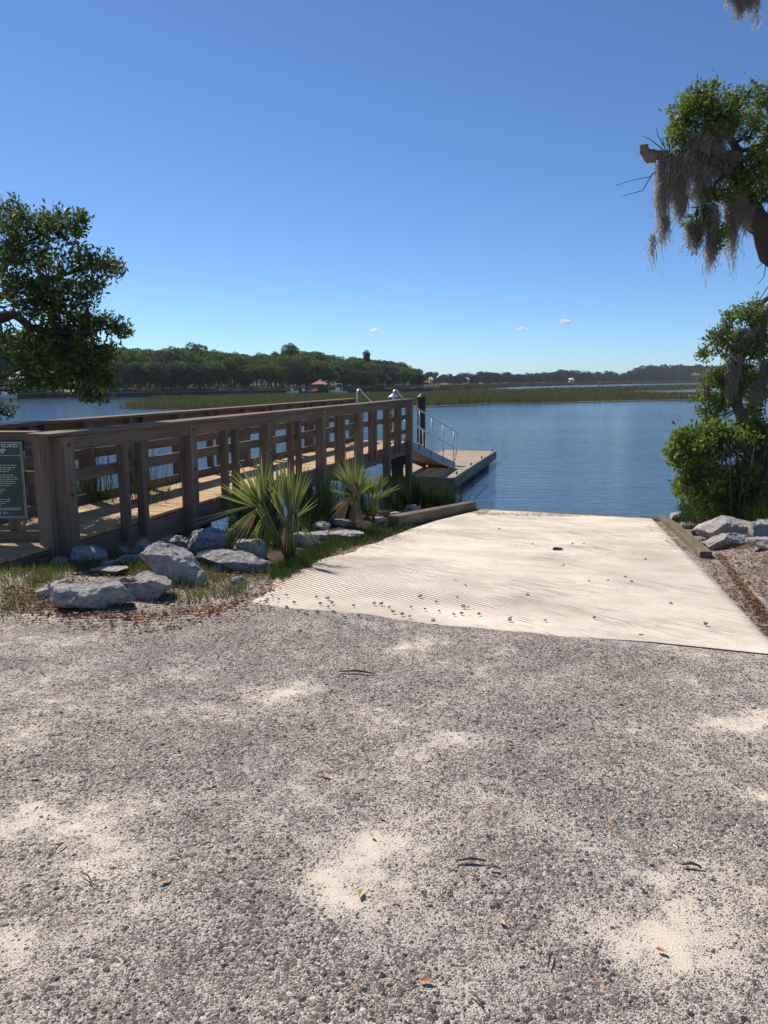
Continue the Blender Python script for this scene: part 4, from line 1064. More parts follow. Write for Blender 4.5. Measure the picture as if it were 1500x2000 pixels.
def boat(px, Y, Lm, label, hullm, cabin, rot=0.0, name='motor_boat'):
    x = (px-750)/FOC*Y; t = thing(name, label, 'boat', (x, Y, WATER))
    n = 9; V = []; Fc = []
    for i in range(n):
        u = i/(n-1); X = (u-.5)*Lm; b = Lm*.15*(1-max(0, (u-.55)/.45)**2.2)+.02; sh = .62+.28*u*u
        for (yy, zz) in ((-b, sh), (-b*.8, .12), (0, -.15), (b*.8, .12), (b, sh)): V.append((X+ (0.25*u if zz > .3 else 0), yy, zz))
    for i in range(n-1):
        for k in range(4): Fc.append((i*5+k, (i+1)*5+k, (i+1)*5+k+1, i*5+k+1))
    top = []
    V = np.array(V); c_, s_ = math.cos(rot), math.sin(rot)
    def tf(v): v = np.asarray(v, float); return np.stack([v[..., 0]*c_-v[..., 1]*s_+x, v[..., 0]*s_+v[..., 1]*c_+Y, v[..., 2]+WATER], -1)
    npmesh('hull', tf(V), Fc, hullm, t, smooth=True)
    D_ = []; df = []
    for i in range(n): D_ += [V[i*5]*[1, .96, 1]-[0, 0, .08], V[i*5+4]*[1, .96, 1]-[0, 0, .08]]
    for i in range(n-1): df.append((i*2, i*2+1, i*2+3, i*2+2))
    npmesh('deck', tf(np.array(D_)), df, M['white'], t)
    def T(p): return Vector(tf(np.array(p)).tolist())
    if cabin:
        m = MB(); m.beam(T((-.1*Lm, 0, 1.0)), T((.16*Lm, 0, 1.05)), Lm*.17, .55); m.build('console', M['white'], t)
        m = MB(); m.beam(T((-.22*Lm, 0, 2.0)), T((.18*Lm, 0, 2.05)), Lm*.26, .1); m.build('hard_top', M['white'], t)
        for a_ in (-.2, .15):
            for b_ in (-.1, .1):
                m = MB(); m.tube([T((a_*Lm, b_*Lm, .6)), T((a_*Lm, b_*Lm, 2.0))], .035, 5); m.build('support', M['metal'], t)
        m = MB(); m.beam(T((.13*Lm, 0, 1.5)), T((.17*Lm, 0, 1.5)), Lm*.16, .35); m.build('windscreen', M['glass'], t)
    else:
        m = MB(); m.beam(T((-.08*Lm, 0, .85)), T((.04*Lm, 0, .85)), .6, .6); m.build('console', M['white'], t)
        m = MB(); m.beam(T((-.12*Lm, 0, 1.75)), T((.07*Lm, 0, 1.75)), 1.1, .06); m.build('bimini', M['cream'], t)
        for a_ in (-.1, .05):
            for b_ in (-.4, .4):
                m = MB(); m.tube([T((a_*Lm, b_, .6)), T((a_*Lm, b_, 1.75))], .02, 5); m.build('support', M['metal'], t)
    m = MB(); m.beam(T((-.5*Lm-.15, 0, .1)), T((-.5*Lm-.15, 0, .95)), .25, .4); m.build('outboard_motor', M['black'], t)
    return t
boat(662, 146, 3.4, 'white cabin boat with a hard top moored right of the red gazebo', M['white'], True, math.pi)
boat(594, 143, 2.9, 'blue and white motorboat with small canopy moored at the gazebo ramp', M['hull_blue'], False, math.pi)
boat(573, 142.5, 2.0, 'small pale skiff moored left of the blue and white motorboat', M['white'], False, 0)
boat(18, 112, 3.2, 'white skiff at the far left shore in front of the porch house', M['white'], False, 0)
t = thing('mooring_pole', 'thin pale pole standing in the water before the porch house', 'pole', (hx(28), 117, WATER))
m = MB(); m.tube([(hx(28)*117/Yh, 117, WATER-.5), (hx(28)*117/Yh, 117, hz(742)*.95)], .06, 6); m.build('shaft', M['grey_wood'], t)

# ---------------------------------------------------------------- near foliage
class Tree:
    def __init__(s, name, label, cat, loc): s.t = thing(name, label, cat, loc); s.nodes = []; s.limb = MB(); s.seg = []; s.P = []; s.D = []; s.L = []
    def limb_px(s, pts, Y0, r, n=9):
        """pts: (px,py,Y)"""
        s.limb_w([at(a, b, c) for a, b, c in pts], r, n)
    def limb_w(s, W, r, n=9):
        # catmull resample with small wobble
        out = []; rad = []
        for i in range(len(W)-1):
            p0 = W[max(i-1, 0)]; p1 = W[i]; p2 = W[i+1]; p3 = W[min(i+2, len(W)-1)]
            L = (p2-p1).length; k = max(2, int(L/.10))
            for j in range(k):
                u = j/k; q = .5*((2*p1)+(p2-p0)*u+(2*p0-5*p1+4*p2-p3)*u*u+(3*p1-p0-3*p2+p3)*u**3)
                rr = r[i]+(r[i+1]-r[i])*u; q = q+mnoise.noise_vector(q*3.1)*rr*.7; out.append(q); rad.append(rr*(1+.25*mnoise.noise(q*6)))
        out.append(W[-1]); rad.append(r[-1]); s.limb.tube(out, rad, n); s.nodes += [(o, a) for o, a in zip(out, rad)]
    def blob(s, c, rx, ry, rz, twigs, nl=14, leafL=.06, spread=.17, sub=None, up=.35, hollow=.0):
        c = np.array(c); sub = sub or max(3, int(twigs/10))
        N0 = np.array([list(o) for o, a in s.nodes]); RD = np.array([a for o, a in s.nodes])
        loc = []
        for k in range(sub):
            d = randdirs(1)[0]*rng.uniform(.2, .75)**.5; q = c+d*np.array([rx, ry, rz])
            dd = np.linalg.norm(N0-q, axis=1)+ (RD > .2)*1.0; j = int(np.argmin(dd)); a = N0[j]
            L = dd[j]; k_ = max(3, int(L/.12)); mid = (a+q)/2+rng.normal(size=3)*L*.12+np.array([0, 0, -.08*L])
            prev = a; r0 = min(RD[j]*.7, .008+.014*L)
            for i in range(1, k_+1):
                u = i/k_; p = (1-u)**2*a+2*u*(1-u)*mid+u*u*q+rng.normal(size=3)*.012
                s.seg.append((prev, p, r0*(1-.7*(u-1/k_))+.002, r0*(1-.7*u)+.002)); loc.append(p); prev = p
        loc = np.array(loc)
        for k in range(twigs):
            d = randdirs(1)[0]*rng.uniform(hollow, 1)**.4; q = c+d*np.array([rx, ry, rz])
            j = int(np.argmin(np.linalg.norm(loc-q, axis=1))); a = loc[j]
            mid = (a+q)/2+rng.normal(size=3)*.04
            s.seg.append((a, mid, .0045, .003)); s.seg.append((mid, q, .003, .0015))
            dirn = q-a; dirn /= np.linalg.norm(dirn)+1e-6; dirn = dirn*.6+np.array([0, 0, up]); 
            m = max(4, int(nl*rng.uniform(.6, 1.4))); tt_ = rng.uniform(-.1, 1, m)**.8 if False else rng.uniform(0, 1, m)
            P_ = q+ (rng.normal(size=(m, 3))*spread*.28) - dirn*spread*tt_[:, None]*.8
            D_ = dirn*.8+rng.normal(size=(m, 3))*.62; D_ /= np.linalg.norm(D_, axis=1, keepdims=True)
            s.P.append(P_); s.D.append(D_); s.L.append(rng.uniform(.65, 1.25, m)*leafL)
    def pxblob(s, px, py, Y, rpx, rpy, dep, twigs, **k):
        c = at(px, py, Y); s.blob(list(c), rpx/FOC*Y, dep, rpy/FOC*Y, twigs, **k)
    def finish(s, leafm, bark, barkname='trunk'):
        s.limb.build(barkname, bark, s.t, smooth=True)
        if s.seg:
            A = np.array([q[0] for q in s.seg]); B = np.array([q[1] for q in s.seg]); ra = np.array([q[2] for q in s.seg]); rb = np.array([q[3] for q in s.seg])
            V, F = tubes_np((A, B, ra, rb), 4); npmesh('branches', V, F, bark, s.t)
        if s.P:
            P_ = np.concatenate(s.P); D_ = np.concatenate(s.D); L_ = np.concatenate(s.L)
            V, F = leaves(P_, D_, L_, L_*.42); npmesh('crown', V, F, leafm, s.t)
def moss(parent, anchors, name='spanish_moss', width=.007):
    """anchors: list of (x,y,z,radius,length,n)"""
    parts = []
    for (x, y, z, rad, ln, n) in anchors:
        n = int(n*1.25); sg = 10
        o = rng.normal(size=(n, 2))*rad*.5; L = ln*rng.uniform(.25, 1, n)**1.1*(1-.35*np.clip(np.linalg.norm(o, axis=1)/rad, 0, 1))
        wob = rng.normal(size=(n, 2))*.05; ph = rng.uniform(0, 6, n); fa = rng.uniform(0, np.pi, n)
        st = rng.uniform(0, .25, n)*ln*0.5
        vs = []
        for k in range(sg+1):
            u = k/sg; conv = 1-.6*u
            cx_ = x+o[:, 0]*conv+.022*np.sin(ph+u*(14+6*np.sin(ph)))+rng.normal(size=n)*.007+wob[:, 0]*u; cy_ = y+o[:, 1]*conv+.022*np.cos(ph*1.3+u*17)+wob[:, 1]*u
            cz_ = z-st-L*u+.03*np.abs(o[:, 0]); w_ = width*(1-.6*u)*rng.uniform(.5, 1.2, n)
            sx = np.cos(fa+u*4)*w_; sy = np.sin(fa+u*4)*w_
            vs += [np.stack([cx_-sx, cy_-sy, cz_], -1), np.stack([cx_+sx, cy_+sy, cz_], -1)]
        V = np.stack(vs, 1).reshape(-1, 3); b = np.arange(n)*2*(sg+1)
        parts.append((V, np.concatenate([np.stack([b+2*k, b+2*k+1, b+2*k+3, b+2*k+2], -1) for k in range(sg)])))
        # curly tufts
        m = n*5; uu = rng.uniform(0, 1, m); q = np.stack([x+rng.normal(size=m)*rad*.45*(1-.5*uu), y+rng.normal(size=m)*rad*.45*(1-.5*uu), z-uu*ln*.8*rng.uniform(.4, 1, m)], -1)
        Dd = rng.normal(size=(m, 3))*1.0+np.array([0, 0, -.5]); Dd /= np.linalg.norm(Dd, axis=1, keepdims=True)
        parts.append(leaves(q, Dd, rng.uniform(.03, .09, m), .006))
    V, F = merge(parts); return npmesh(name, V, F, M['moss'], parent)

# ---- left oak
lo_ = Tree('live_oak', 'dark live oak reaching in over the boardwalk from the left edge', 'tree', (-9.2, 10.6, -.2))
W = [Vector((-9.2, 10.6, -.5)), Vector((-9.0, 10.5, .8)), Vector((-8.4, 10.3, 1.9)), Vector((-7.4, 10.0, 2.5))]
lo_.limb_w(W, [.42, .34, .26, .20], 12)
lo_.limb_w([Vector((-7.4, 10.0, 2.5)), Vector((-6.4, 9.8, 3.0)), at(-40, 545, 9.6), at(20, 505, 9.5), at(60, 470, 9.4), at(110, 445, 9.4)], [.17, .11, .06, .04, .022, .008])
lo_.limb_w([Vector((-7.4, 10.0, 2.5)), Vector((-6.2, 9.7, 2.5)), at(-30, 620, 9.5), at(30, 615, 9.4), at(60, 640, 9.3), at(110, 648, 9.2), at(160, 650, 9.2), at(215, 640, 9.3)], [.17, .12, .07, .05, .045, .035, .025, .008])
lo_.limb_w([at(110, 648, 9.2), at(140, 690, 9.1), at(160, 740, 9.1), at(172, 770, 9.2)], [.03, .022, .014, .005], 6)
lo_.limb_w([at(-30, 600, 9.6), at(40, 560, 9.6), at(110, 540, 9.5), at(190, 520, 9.5)], [.05, .04, .028, .008], 7)
lo_.limb_w([Vector((-8.4, 10.3, 1.9)), Vector((-7.9, 10.9, 3.4)), Vector((-7.4, 11.2, 4.6))], [.2, .13, .05])
lo_.limb_w([Vector((-7.4, 10.0, 2.5)), Vector((-6.3, 9.4, 2.0)), at(-60, 740, 9.0), at(-10, 800, 8.9), at(20, 812, 8.9)], [.10, .07, .03, .015, .006])
for (px, py, rx, ry, dep, n) in [(22, 432, 40, 44, .45, 62), (64, 432, 26, 22, .3, 18), (118, 440, 46, 34, .42, 62), (160, 430, 14, 18, .2, 10), (60, 500, 62, 40, .55, 90), (150, 500, 24, 24, .3, 22), (200, 512, 36, 20, .3, 36), (226, 524, 16, 12, .15, 10),
                                 (130, 560, 68, 44, .5, 105), (180, 570, 28, 26, .3, 24), (60, 580, 60, 36, .5, 46), (168, 625, 46, 26, .4, 50), (222, 634, 28, 15, .25, 24), (244, 640, 10, 8, .1, 6), (130, 680, 56, 44, .5, 100), (190, 690, 44, 34, .4, 60), (158, 735, 46, 32, .4, 70), (180, 768, 34, 14, .3, 24), (215, 740, 20, 16, .2, 12), (40, 700, 50, 34, .3, 14),
                                 (5, 800, 34, 14, .2, 10), (-20, 770, 20, 30, .25, 12), (100, 610, 60, 34, .4, 50), (20, 480, 30, 30, .3, 26), (10, 560, 30, 26, .3, 16), (90, 730, 40, 24, .3, 16), (140, 640, 50, 24, .4, 40), (20, 660, 40, 20, .3, 26), (60, 700, 50, 30, .3, 40), (110, 745, 40, 22, .3, 34), (30, 745, 40, 22, .3, 18), (100, 660, 50, 30, .4, 44), (60, 560, 50, 40, .4, 40)]:
    lo_.pxblob(px, py, 9.4+rng.uniform(-.15, .15), rx*1.04, ry*1.04, dep, int(n*.86), nl=15, leafL=.070, spread=.13)
for (x, y, z, r_, n) in [(-6.2, 10.0, 4.0, .8, 50), (-7.0, 10.9, 4.6, 1.0, 110), (-7.8, 10.4, 3.9, .9, 90), (-8.6, 11, 4.4, 1.0, 90)]:
    lo_.blob([x, y, z], r_, r_, r_*.8, n, leafL=.08, nl=13, spread=.2)
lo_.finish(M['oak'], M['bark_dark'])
# ---- right oak with moss
ro = Tree('mossy_live_oak', 'live oak hung with spanish moss at top right, with a broken pale limb end', 'tree', (8.6, 11.4, -.4))
ro.limb_w([Vector((8.6, 11.4, -.9)), Vector((8.4, 11.2, .6)), Vector((7.7, 10.9, 1.9)), at(1640, 620, 10.5), at(1560, 555, 10.4), at(1506, 475, 10.3), at(1462, 400, 10.2), at(1448, 345, 10.2), at(1420, 300, 10.1)], [.42, .34, .28, .22, .19, .16, .12, .085, .06], 12)
ro.limb_w([at(1455, 372, 10.2), at(1420, 322, 10.1), at(1385, 312, 10.0), at(1345, 300, 10.0), at(1310, 301, 9.95), at(1285, 303, 9.9)], [.09, .075, .06, .05, .045, .055], 9)
ro.limb_w([at(1450, 345, 10.2), at(1430, 280, 10.2), at(1400, 240, 10.1), at(1370, 210, 10.1), at(1340, 205, 10.1)], [.07, .05, .035, .02, .008], 7)
ro.limb_w([at(1500, 455, 10.3), at(1530, 360, 10.5), at(1520, 270, 10.5), at(1495, 200, 10.5)], [.12, .08, .05, .015], 8)
ro.limb_w([at(1430, 330, 10.1), at(1400, 355, 10.0), at(1378, 400, 9.9), at(1350, 405, 9.9)], [.03, .02, .012, .005], 6)
ro.limb_w([Vector((7.7, 10.9, 1.9)), Vector((8.2, 11, 4.2)), Vector((7.6, 10.0, 6.0)), Vector((6.4, 9.6, 6.9)), at(1490, -30, 9.4)], [.26, .2, .12, .06, .02], 9)
# broken stub end
m = MB(); c0 = at(1292, 300, 9.9); c1 = at(1262, 298, 9.85)
m.tube([c0+Vector((.05, 0, 0)), at(1288, 303, 9.9), at(1280, 299, 9.9), at(1273, 304, 9.87), at(1268, 309, 9.85), at(1267, 317, 9.84)], [.045, .058, .052, .085, .078, .035], 9)
m.tube([at(1270, 304, 9.86), at(1260, 296, 9.84), at(1257, 287, 9.84), at(1251, 285, 9.82)], [.065, .055, .045, .015], 8)
m.v = [v+mnoise.noise_vector(v*14)*.030+mnoise.noise_vector(v*31)*.020+mnoise.noise_vector(v*70)*.008 for v in m.v]
ro_st = m
# dead twigs
for pts in [[(1295, 292), (1270, 272), (1255, 266)], [(1300, 290), (1285, 265), (1282, 250)], [(1290, 325), (1270, 345), (1235, 352), (1202, 362)], [(1275, 338), (1255, 372), (1216, 383)], [(1340, 405), (1332, 420), (1325, 432)], [(1296, 436), (1284, 450), (1277, 462)],
            [(1500, 490), (1488, 515), (1476, 525)], [(1498, 505), (1492, 540), (1480, 556)], [(1500, 560), (1480, 590), (1490, 600)]]:
    W = [at(a, b, 9.95) for a, b in pts]
    for i in range(len(W)-1): ro.seg.append((np.array(W[i]), np.array(W[i+1]), .007-.002*i, .005-.002*min(i, 1)))
for (px, py, rx, ry, dep, n) in [(1330, 222, 26, 30, .3, 34), (1370, 200, 40, 34, .4, 70), (1400, 232, 46, 32, .4, 66), (1435, 205, 22, 24, .3, 28), (1340, 255, 40, 18, .3, 30), (1382, 175, 18, 14, .2, 12), (1430, 250, 22, 26, .3, 26),
                                 (1490, 250, 34, 44, .4, 66), (1496, 190, 20, 22, .2, 20), (1475, 170, 10, 14, .12, 6), (1485, 310, 36, 26, .3, 40), (1468, 345, 44, 32, .35, 66), (1448, 360, 22, 22, .25, 20), (1490, 385, 24, 22, .2, 20),
                                 (1380, 383, 26, 18, .22, 26), (1415, 375, 22, 14, .2, 16), (1356, 440, 20, 14, .15, 14), (1398, 465, 14, 34, .12, 18), (1360, 465, 10, 24, .12, 8), (1325, 275, 24, 10, .2, 12), (1352, 285, 20, 10, .2, 10), (1410, 445, 12, 14, .1, 6)]:
    ro.pxblob(px, py, 10.05+rng.uniform(-.1, .15), rx*1.05, ry*1.05, dep, int(n*1.05), nl=15, leafL=.064, spread=.12)
for (x, y, z, r_, n) in [(6.6, 10.6, 4.6, .9, 120), (7.4, 11.0, 5.4, 1.0, 120), (8.6, 11.2, 5.2, 1.1, 100), (7.3, 10.4, 3.6, .8, 80), (6.6, 9.8, 7.2, .8, 60), (7.8, 10.2, 7.0, 1.1, 100)]:
    ro.blob([x, y, z], r_, r_, r_*.8, n, leafL=.075, nl=13, spread=.2)
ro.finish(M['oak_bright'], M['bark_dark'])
ro_st.build('broken_limb_end', M['bark_pale'], ro.t, smooth=True)
def mossa(px, py, Y, rpx, lpx, n): p = at(px, py, Y); return (p.x, p.y, p.z, rpx/FOC*Y, lpx/FOC*Y, n)
moss(ro.t, [mossa(1303, 302, 9.95, 17, 190, 150), mossa(1296, 312, 9.9, 10, 120, 110), mossa(1288, 372, 9.9, 4, 80, 26), mossa(1300, 420, 9.9, 7, 70, 45), mossa(1275, 455, 9.9, 3, 100, 20),
            mossa(1322, 298, 10, 18, 120, 180), mossa(1338, 298, 10, 18, 140, 200), mossa(1330, 380, 10, 14, 60, 80), mossa(1366, 265, 10.05, 26, 110, 240), mossa(1395, 285, 10.1, 28, 90, 240), mossa(1420, 300, 10.1, 24, 70, 200), mossa(1400, 250, 10.1, 36, 60, 160), mossa(1345, 262, 10.0, 22, 60, 120),
            mossa(1372, 330, 10, 16, 100, 120), mossa(1350, 430, 10, 10, 65, 60), mossa(1364, 440, 10, 9, 65, 60), mossa(1380, 400, 10, 12, 60, 60), mossa(1395, 400, 10, 11, 135, 120), mossa(1392, 420, 10, 7, 130, 70),
            mossa(1432, 375, 10.1, 22, 80, 170), mossa(1438, 385, 10.1, 12, 160, 120), mossa(1424, 400, 10.1, 6, 100, 40), mossa(1462, 400, 10.1, 12, 70, 80), mossa(1450, 385, 10.1, 14, 60, 80), mossa(1495, 300, 10.2, 14, 70, 60)])
moss(ro.t, [mossa(1448, -30, 9.4, 10, 70, 160), mossa(1468, -30, 9.4, 10, 55, 90), mossa(1427, -30, 9.4, 5, 45, 40), mossa(1480, -10, 9.4, 3, 80, 14)])
# ---- small vine-covered tree on the right bank
sm = Tree('leaning_oak', 'slim moss streaked oak rising out of the shrubs on the right bank', 'tree', (6.7, 14.2, -1.2))
sm.limb_w([Vector((6.85, 14.3, -1.5)), at(1462, 900, 14.2), at(1455, 850, 14.1), at(1443, 780, 14.0), at(1447, 700, 14.0), at(1470, 640, 14.1), at(1490, 590, 14.2)], [.16, .13, .115, .10, .085, .065, .04], 9)
sm.limb_w([at(1447, 700, 14.0), at(1420, 670, 13.9), at(1395, 650, 13.8)], [.05, .03, .01], 6)
sm.limb_w([at(1443, 760, 14.0), at(1410, 745, 13.9), at(1375, 755, 13.8)], [.05, .03, .01], 6)
sm.limb_w([at(1490, 590, 14.2), at(1540, 560, 14.3), at(1600, 620, 14.4)], [.05, .04, .02], 6)
for (px, py, rx, ry, dep, n) in [(1470, 610, 40, 30, .5, 60), (1440, 620, 26, 24, .4, 30), (1420, 660, 34, 26, .4, 46), (1392, 650, 14, 12, .2, 10), (1385, 685, 22, 12, .2, 14), (1368, 693, 8, 7, .1, 4), (1445, 690, 34, 26, .4, 50), (1480, 670, 30, 34, .4, 46), (1425, 730, 34, 26, .4, 44), (1395, 740, 30, 24, .3, 40), (1372, 775, 22, 14, .25, 18), (1400, 790, 28, 22, .3, 34), (1375, 805, 14, 18, .2, 12), (1480, 760, 26, 40, .4, 50), (1475, 800, 26, 24, .3, 26), (1385, 820, 14, 14, .15, 10), (1420, 770, 20, 30, .3, 26), (1455, 740, 26, 24, .35, 30)]:
    sm.pxblob(px, py, 14.0+rng.uniform(-.1, .1), rx, ry, dep, int(n*1.0), nl=13, leafL=.085, spread=.16)
for (x, y, z, r_, n) in [(7.5, 14.4, 2.2, .8, 90), (8.4, 14.6, 1.6, .9, 90), (7.9, 14.2, .4, .8, 70)]:
    sm.blob([x, y, z], r_, r_, r_*.8, n, leafL=.095, nl=12, spread=.22)
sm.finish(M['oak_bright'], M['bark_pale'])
moss(sm.t, [mossa(1436, 690, 13.7, 15, 110, 140), mossa(1490, 600, 13.8, 14, 130, 140), mossa(1450, 640, 13.8, 22, 80, 120), mossa(1496, 700, 13.8, 12, 90, 80), mossa(1428, 700, 13.7, 10, 100, 70), mossa(1480, 740, 13.8, 18, 70, 70), mossa(1470, 850, 13.5, 12, 100, 60)], width=.010)
# ---- shrubs
def shrub(name, label, base, blobs, mat, leafL=.10, k=1.2):
    t = Tree(name, label, 'shrub', tuple(base))
    for i in range(9):
        a_ = rng.uniform(0, 6.28); top = Vector(base)+Vector((math.cos(a_)*.5, math.sin(a_)*.3, rng.uniform(.7, 1.3)))
        t.limb_w([Vector(base)+Vector((math.cos(a_)*.12, math.sin(a_)*.1, -.2)), Vector(base)+Vector((math.cos(a_)*.3, math.sin(a_)*.2, .4)), top], [.025, .018, .008], 6)
    for b in blobs: t.pxblob(b[0], b[1], b[6] if len(b) > 6 else 13.4, b[2], b[3], b[4], int(b[5]*k), nl=13, leafL=leafL, spread=.2, up=.5)
    t.finish(mat, M['bark'], 'stems'); return t
pb = hv(1400, 1000)
shrub('round_shrub', 'bright glossy shrub spreading left over the water at the foot of the right bank tree', (6.0, 13.5, -.95),
      [(1350, 860, 30, 22, .5, 60), (1325, 850, 14, 12, .2, 12), (1318, 880, 14, 16, .2, 14), (1330, 895, 24, 18, .3, 30), (1350, 930, 30, 20, .4, 30), (1390, 930, 34, 20, .4, 34), (1345, 955, 26, 18, .3, 30, 13.2), (1385, 985, 34, 14, .3, 40, 13.0), (1430, 985, 34, 16, .3, 44, 13.0), (1410, 940, 34, 24, .3, 44, 13.0), (1345, 945, 26, 16, .3, 26), (1390, 960, 34, 16, .3, 34), (1440, 970, 34, 20, .4, 40), (1385, 850, 34, 26, .5, 66), (1375, 890, 36, 26, .5, 50), (1415, 860, 30, 30, .5, 50), (1360, 910, 26, 16, .3, 24), (1400, 830, 26, 16, .3, 26)], M['bush'])
shrub('round_shrub', 'denser dark green shrub at the right edge behind the pale boulders', (6.9, 13.7, -.95),
      [(1450, 850, 34, 28, .5, 60), (1490, 860, 26, 34, .5, 60), (1475, 830, 24, 16, .3, 26), (1500, 910, 24, 26, .4, 40), (1465, 900, 28, 20, .3, 20), (1460, 930, 36, 30, .4, 54, 13.0), (1490, 985, 34, 18, .3, 44, 12.9), (1450, 940, 34, 24, .4, 34), (1490, 960, 30, 24, .4, 34), (1530, 900, 30, 50, .5, 60)], M['bush'])
shrub('low_shrub', 'small bright shrub growing low between the right shrubs and the boulders', (6.0, 12.9, -.75),
      [(1405, 950, 26, 12, .25, 24, 13.0), (1385, 965, 14, 10, .2, 10, 13.0), (1480, 1000, 26, 12, .25, 26, 12.6), (1500, 985, 16, 12, .2, 14, 12.6), (1440, 1005, 14, 8, .15, 8, 12.8)], M['bush'], .08)
# tangle of dead twigs
tg = Tree('tangled_brush', 'tangle of dry twigs and withered stems under the right shrubs', 'shrub', (6.3, 13.2, -.9))
for i in range(420):
    a_ = at(rng.uniform(1385, 1500), rng.uniform(860, 1000), rng.uniform(12.9, 13.5)); d = Vector((rng.normal()*.16, rng.normal()*.1, -abs(rng.normal())*.22)); b_ = a_+d; c_ = b_+Vector((rng.normal()*.12, rng.normal()*.08, -.12))
    tg.seg.append((np.array(a_), np.array(b_), .005, .004)); tg.seg.append((np.array(b_), np.array(c_), .004, .002))
tg.limb_w([Vector((6.35, 13.3, -1.2)), at(1420, 960, 13.2), at(1410, 900, 13.1), at(1425, 860, 13.1)], [.03, .025, .018, .008], 6)
tg.limb_w([Vector((6.5, 13.3, -1.2)), at(1445, 960, 13.2), at(1455, 900, 13.1)], [.03, .025, .012], 6)
tg.finish(M['litter'], M['bark_pale'], 'stems')

# ---------------------------------------------------------------- palmettos
def palmetto(label, base, fans, Y):
    t = thing('palmetto', label, 'palmetto', tuple(base)); hubs = set()
    for f in fans:
        hx_, hy_, ang, spr, L, nl = f[:6]; dead = len(f) > 6 and f[6]
        Yh_ = Y+rng.uniform(-.22, .16); hub = at(hx_, hy_, Yh_)
        m = MB(); mid = (hub+Vector(base))/2+Vector((rng.uniform(-.03, .03), 0, .02))
        if abs(hub.z-base[2]) > .15 or True:
            m.tube([Vector(base)+Vector((rng.uniform(-.03, .03), rng.uniform(-.03, .03), 0)), mid, hub], [.013, .010, .008], 6)
        st = m.build('frond_stem', M['palm_dead'] if dead else M['palm'], t, smooth=True)
        A = Vector((math.cos(ang), rng.uniform(-.55, .45), math.sin(ang))).normalized(); side = A.cross(Vector((0, 1, 0))).normalized()
        nrm = A.cross(side); side = (side*math.cos(.5*rng.normal())+nrm*math.sin(.5*rng.normal())).normalized()
        V = []; F = []; sg = 6
        for i in range(nl):
            u = (i+.5)/nl*2-1; th = u*spr; d = (A*math.cos(th)+side*math.sin(th)+nrm*rng.normal()*.13).normalized(); l_ = .9*L*(1-.28*abs(u)**2)*rng.uniform(.9, 1.05)
            fold = d.cross(nrm).normalized(); b = len(V); droop = rng.uniform(.0, .10)+(.25 if dead else 0)
            wv = .0125*min(1, L/.5)*rng.uniform(.8, 1.15)
            tw = rng.uniform(-.4, .4); wd = (fold*math.cos(tw)+nrm*math.sin(tw)).normalized(); kn = d.cross(wd)
            for k in range(sg+1):
                q = k/sg; p = hub+d*l_*q+Vector((0, 0, -droop*l_*q*q)); ww = wv*min(1, .25+q*2.2)*(1-max(0, (q-.35)/.65)**1.4)+.0006
                V += [p-wd*ww, p+kn*ww*.35, p+wd*ww]
            for k in range(sg):
                F += [(b+3*k, b+3*k+1, b+3*k+4, b+3*k+3), (b+3*k+1, b+3*k+2, b+3*k+5, b+3*k+4)]
        npmesh('frond', [tuple(v) for v in V], F, M['palm_dead'] if dead else M['palm'], t)
    return t
pi = math.pi
bA = hv(568, 1098); bA.z += .0
palmetto('left palmetto with two upright green fans, its shadow falling on the ramp', bA,
         [(508, 985, pi*.64, .50, .56, 10), (514, 980, pi*.50, .42, .60, 9), (500, 990, pi*.80, .30, .60, 5), (566, 1010, pi*.53, .30, .74, 13), (574, 1006, pi*.44, .30, .66, 8), (556, 1012, pi*.60, .22, .60, 6), (500, 995, pi*1.24, .22, .52, 5), (520, 1000, pi*1.36, .2, .55, 4),
          (505, 985, pi*1.06, .06, .95, 2), (540, 985, pi*.48, .35, .50, 6), (578, 1012, pi*.24, .3, .36, 3), (560, 1015, pi*1.45, .2, .36, 3, True), (585, 1020, pi*1.70, .3, .34, 4), (505, 995, pi*1.28, .2, .55, 3, True)], float(bA.y))
bB = hv(690, 1030)
palmetto('middle palmetto with a dense spiky fan and a skirt of brown dead fronds', bB,
         [(692, 962, pi*.56, .55, .72, 15), (690, 965, pi*.70, .40, .62, 9), (696, 965, pi*.40, .38, .58, 8), (688, 968, pi*.88, .30, .45, 5), (700, 968, pi*.28, .30, .45, 5), (690, 972, pi*1.18, .40, .50, 10, True), (684, 974, pi*1.30, .32, .55, 10, True), (694, 975, pi*1.45, .25, .45, 9, True), (702, 972, pi*.62, .40, .50, 8, True), (698, 975, pi*1.55, .22, .42, 8, True), (686, 972, pi*1.08, .25, .42, 7, True)], float(bB.y))
bC = hv(728, 1022)
palmetto('smaller palmetto right of the skirted one, with pale green upright fans', bC,
         [(728, 968, pi*.52, .40, .50, 12), (722, 972, pi*.62, .35, .42, 10), (735, 965, pi*.36, .40, .48, 8), (738, 975, pi*.22, .30, .36, 6), (742, 962, pi*.50, .18, .42, 6), (730, 985, pi*.44, .4, .3, 7), (745, 968, pi*.15, .12, .5, 3)], float(bC.y))

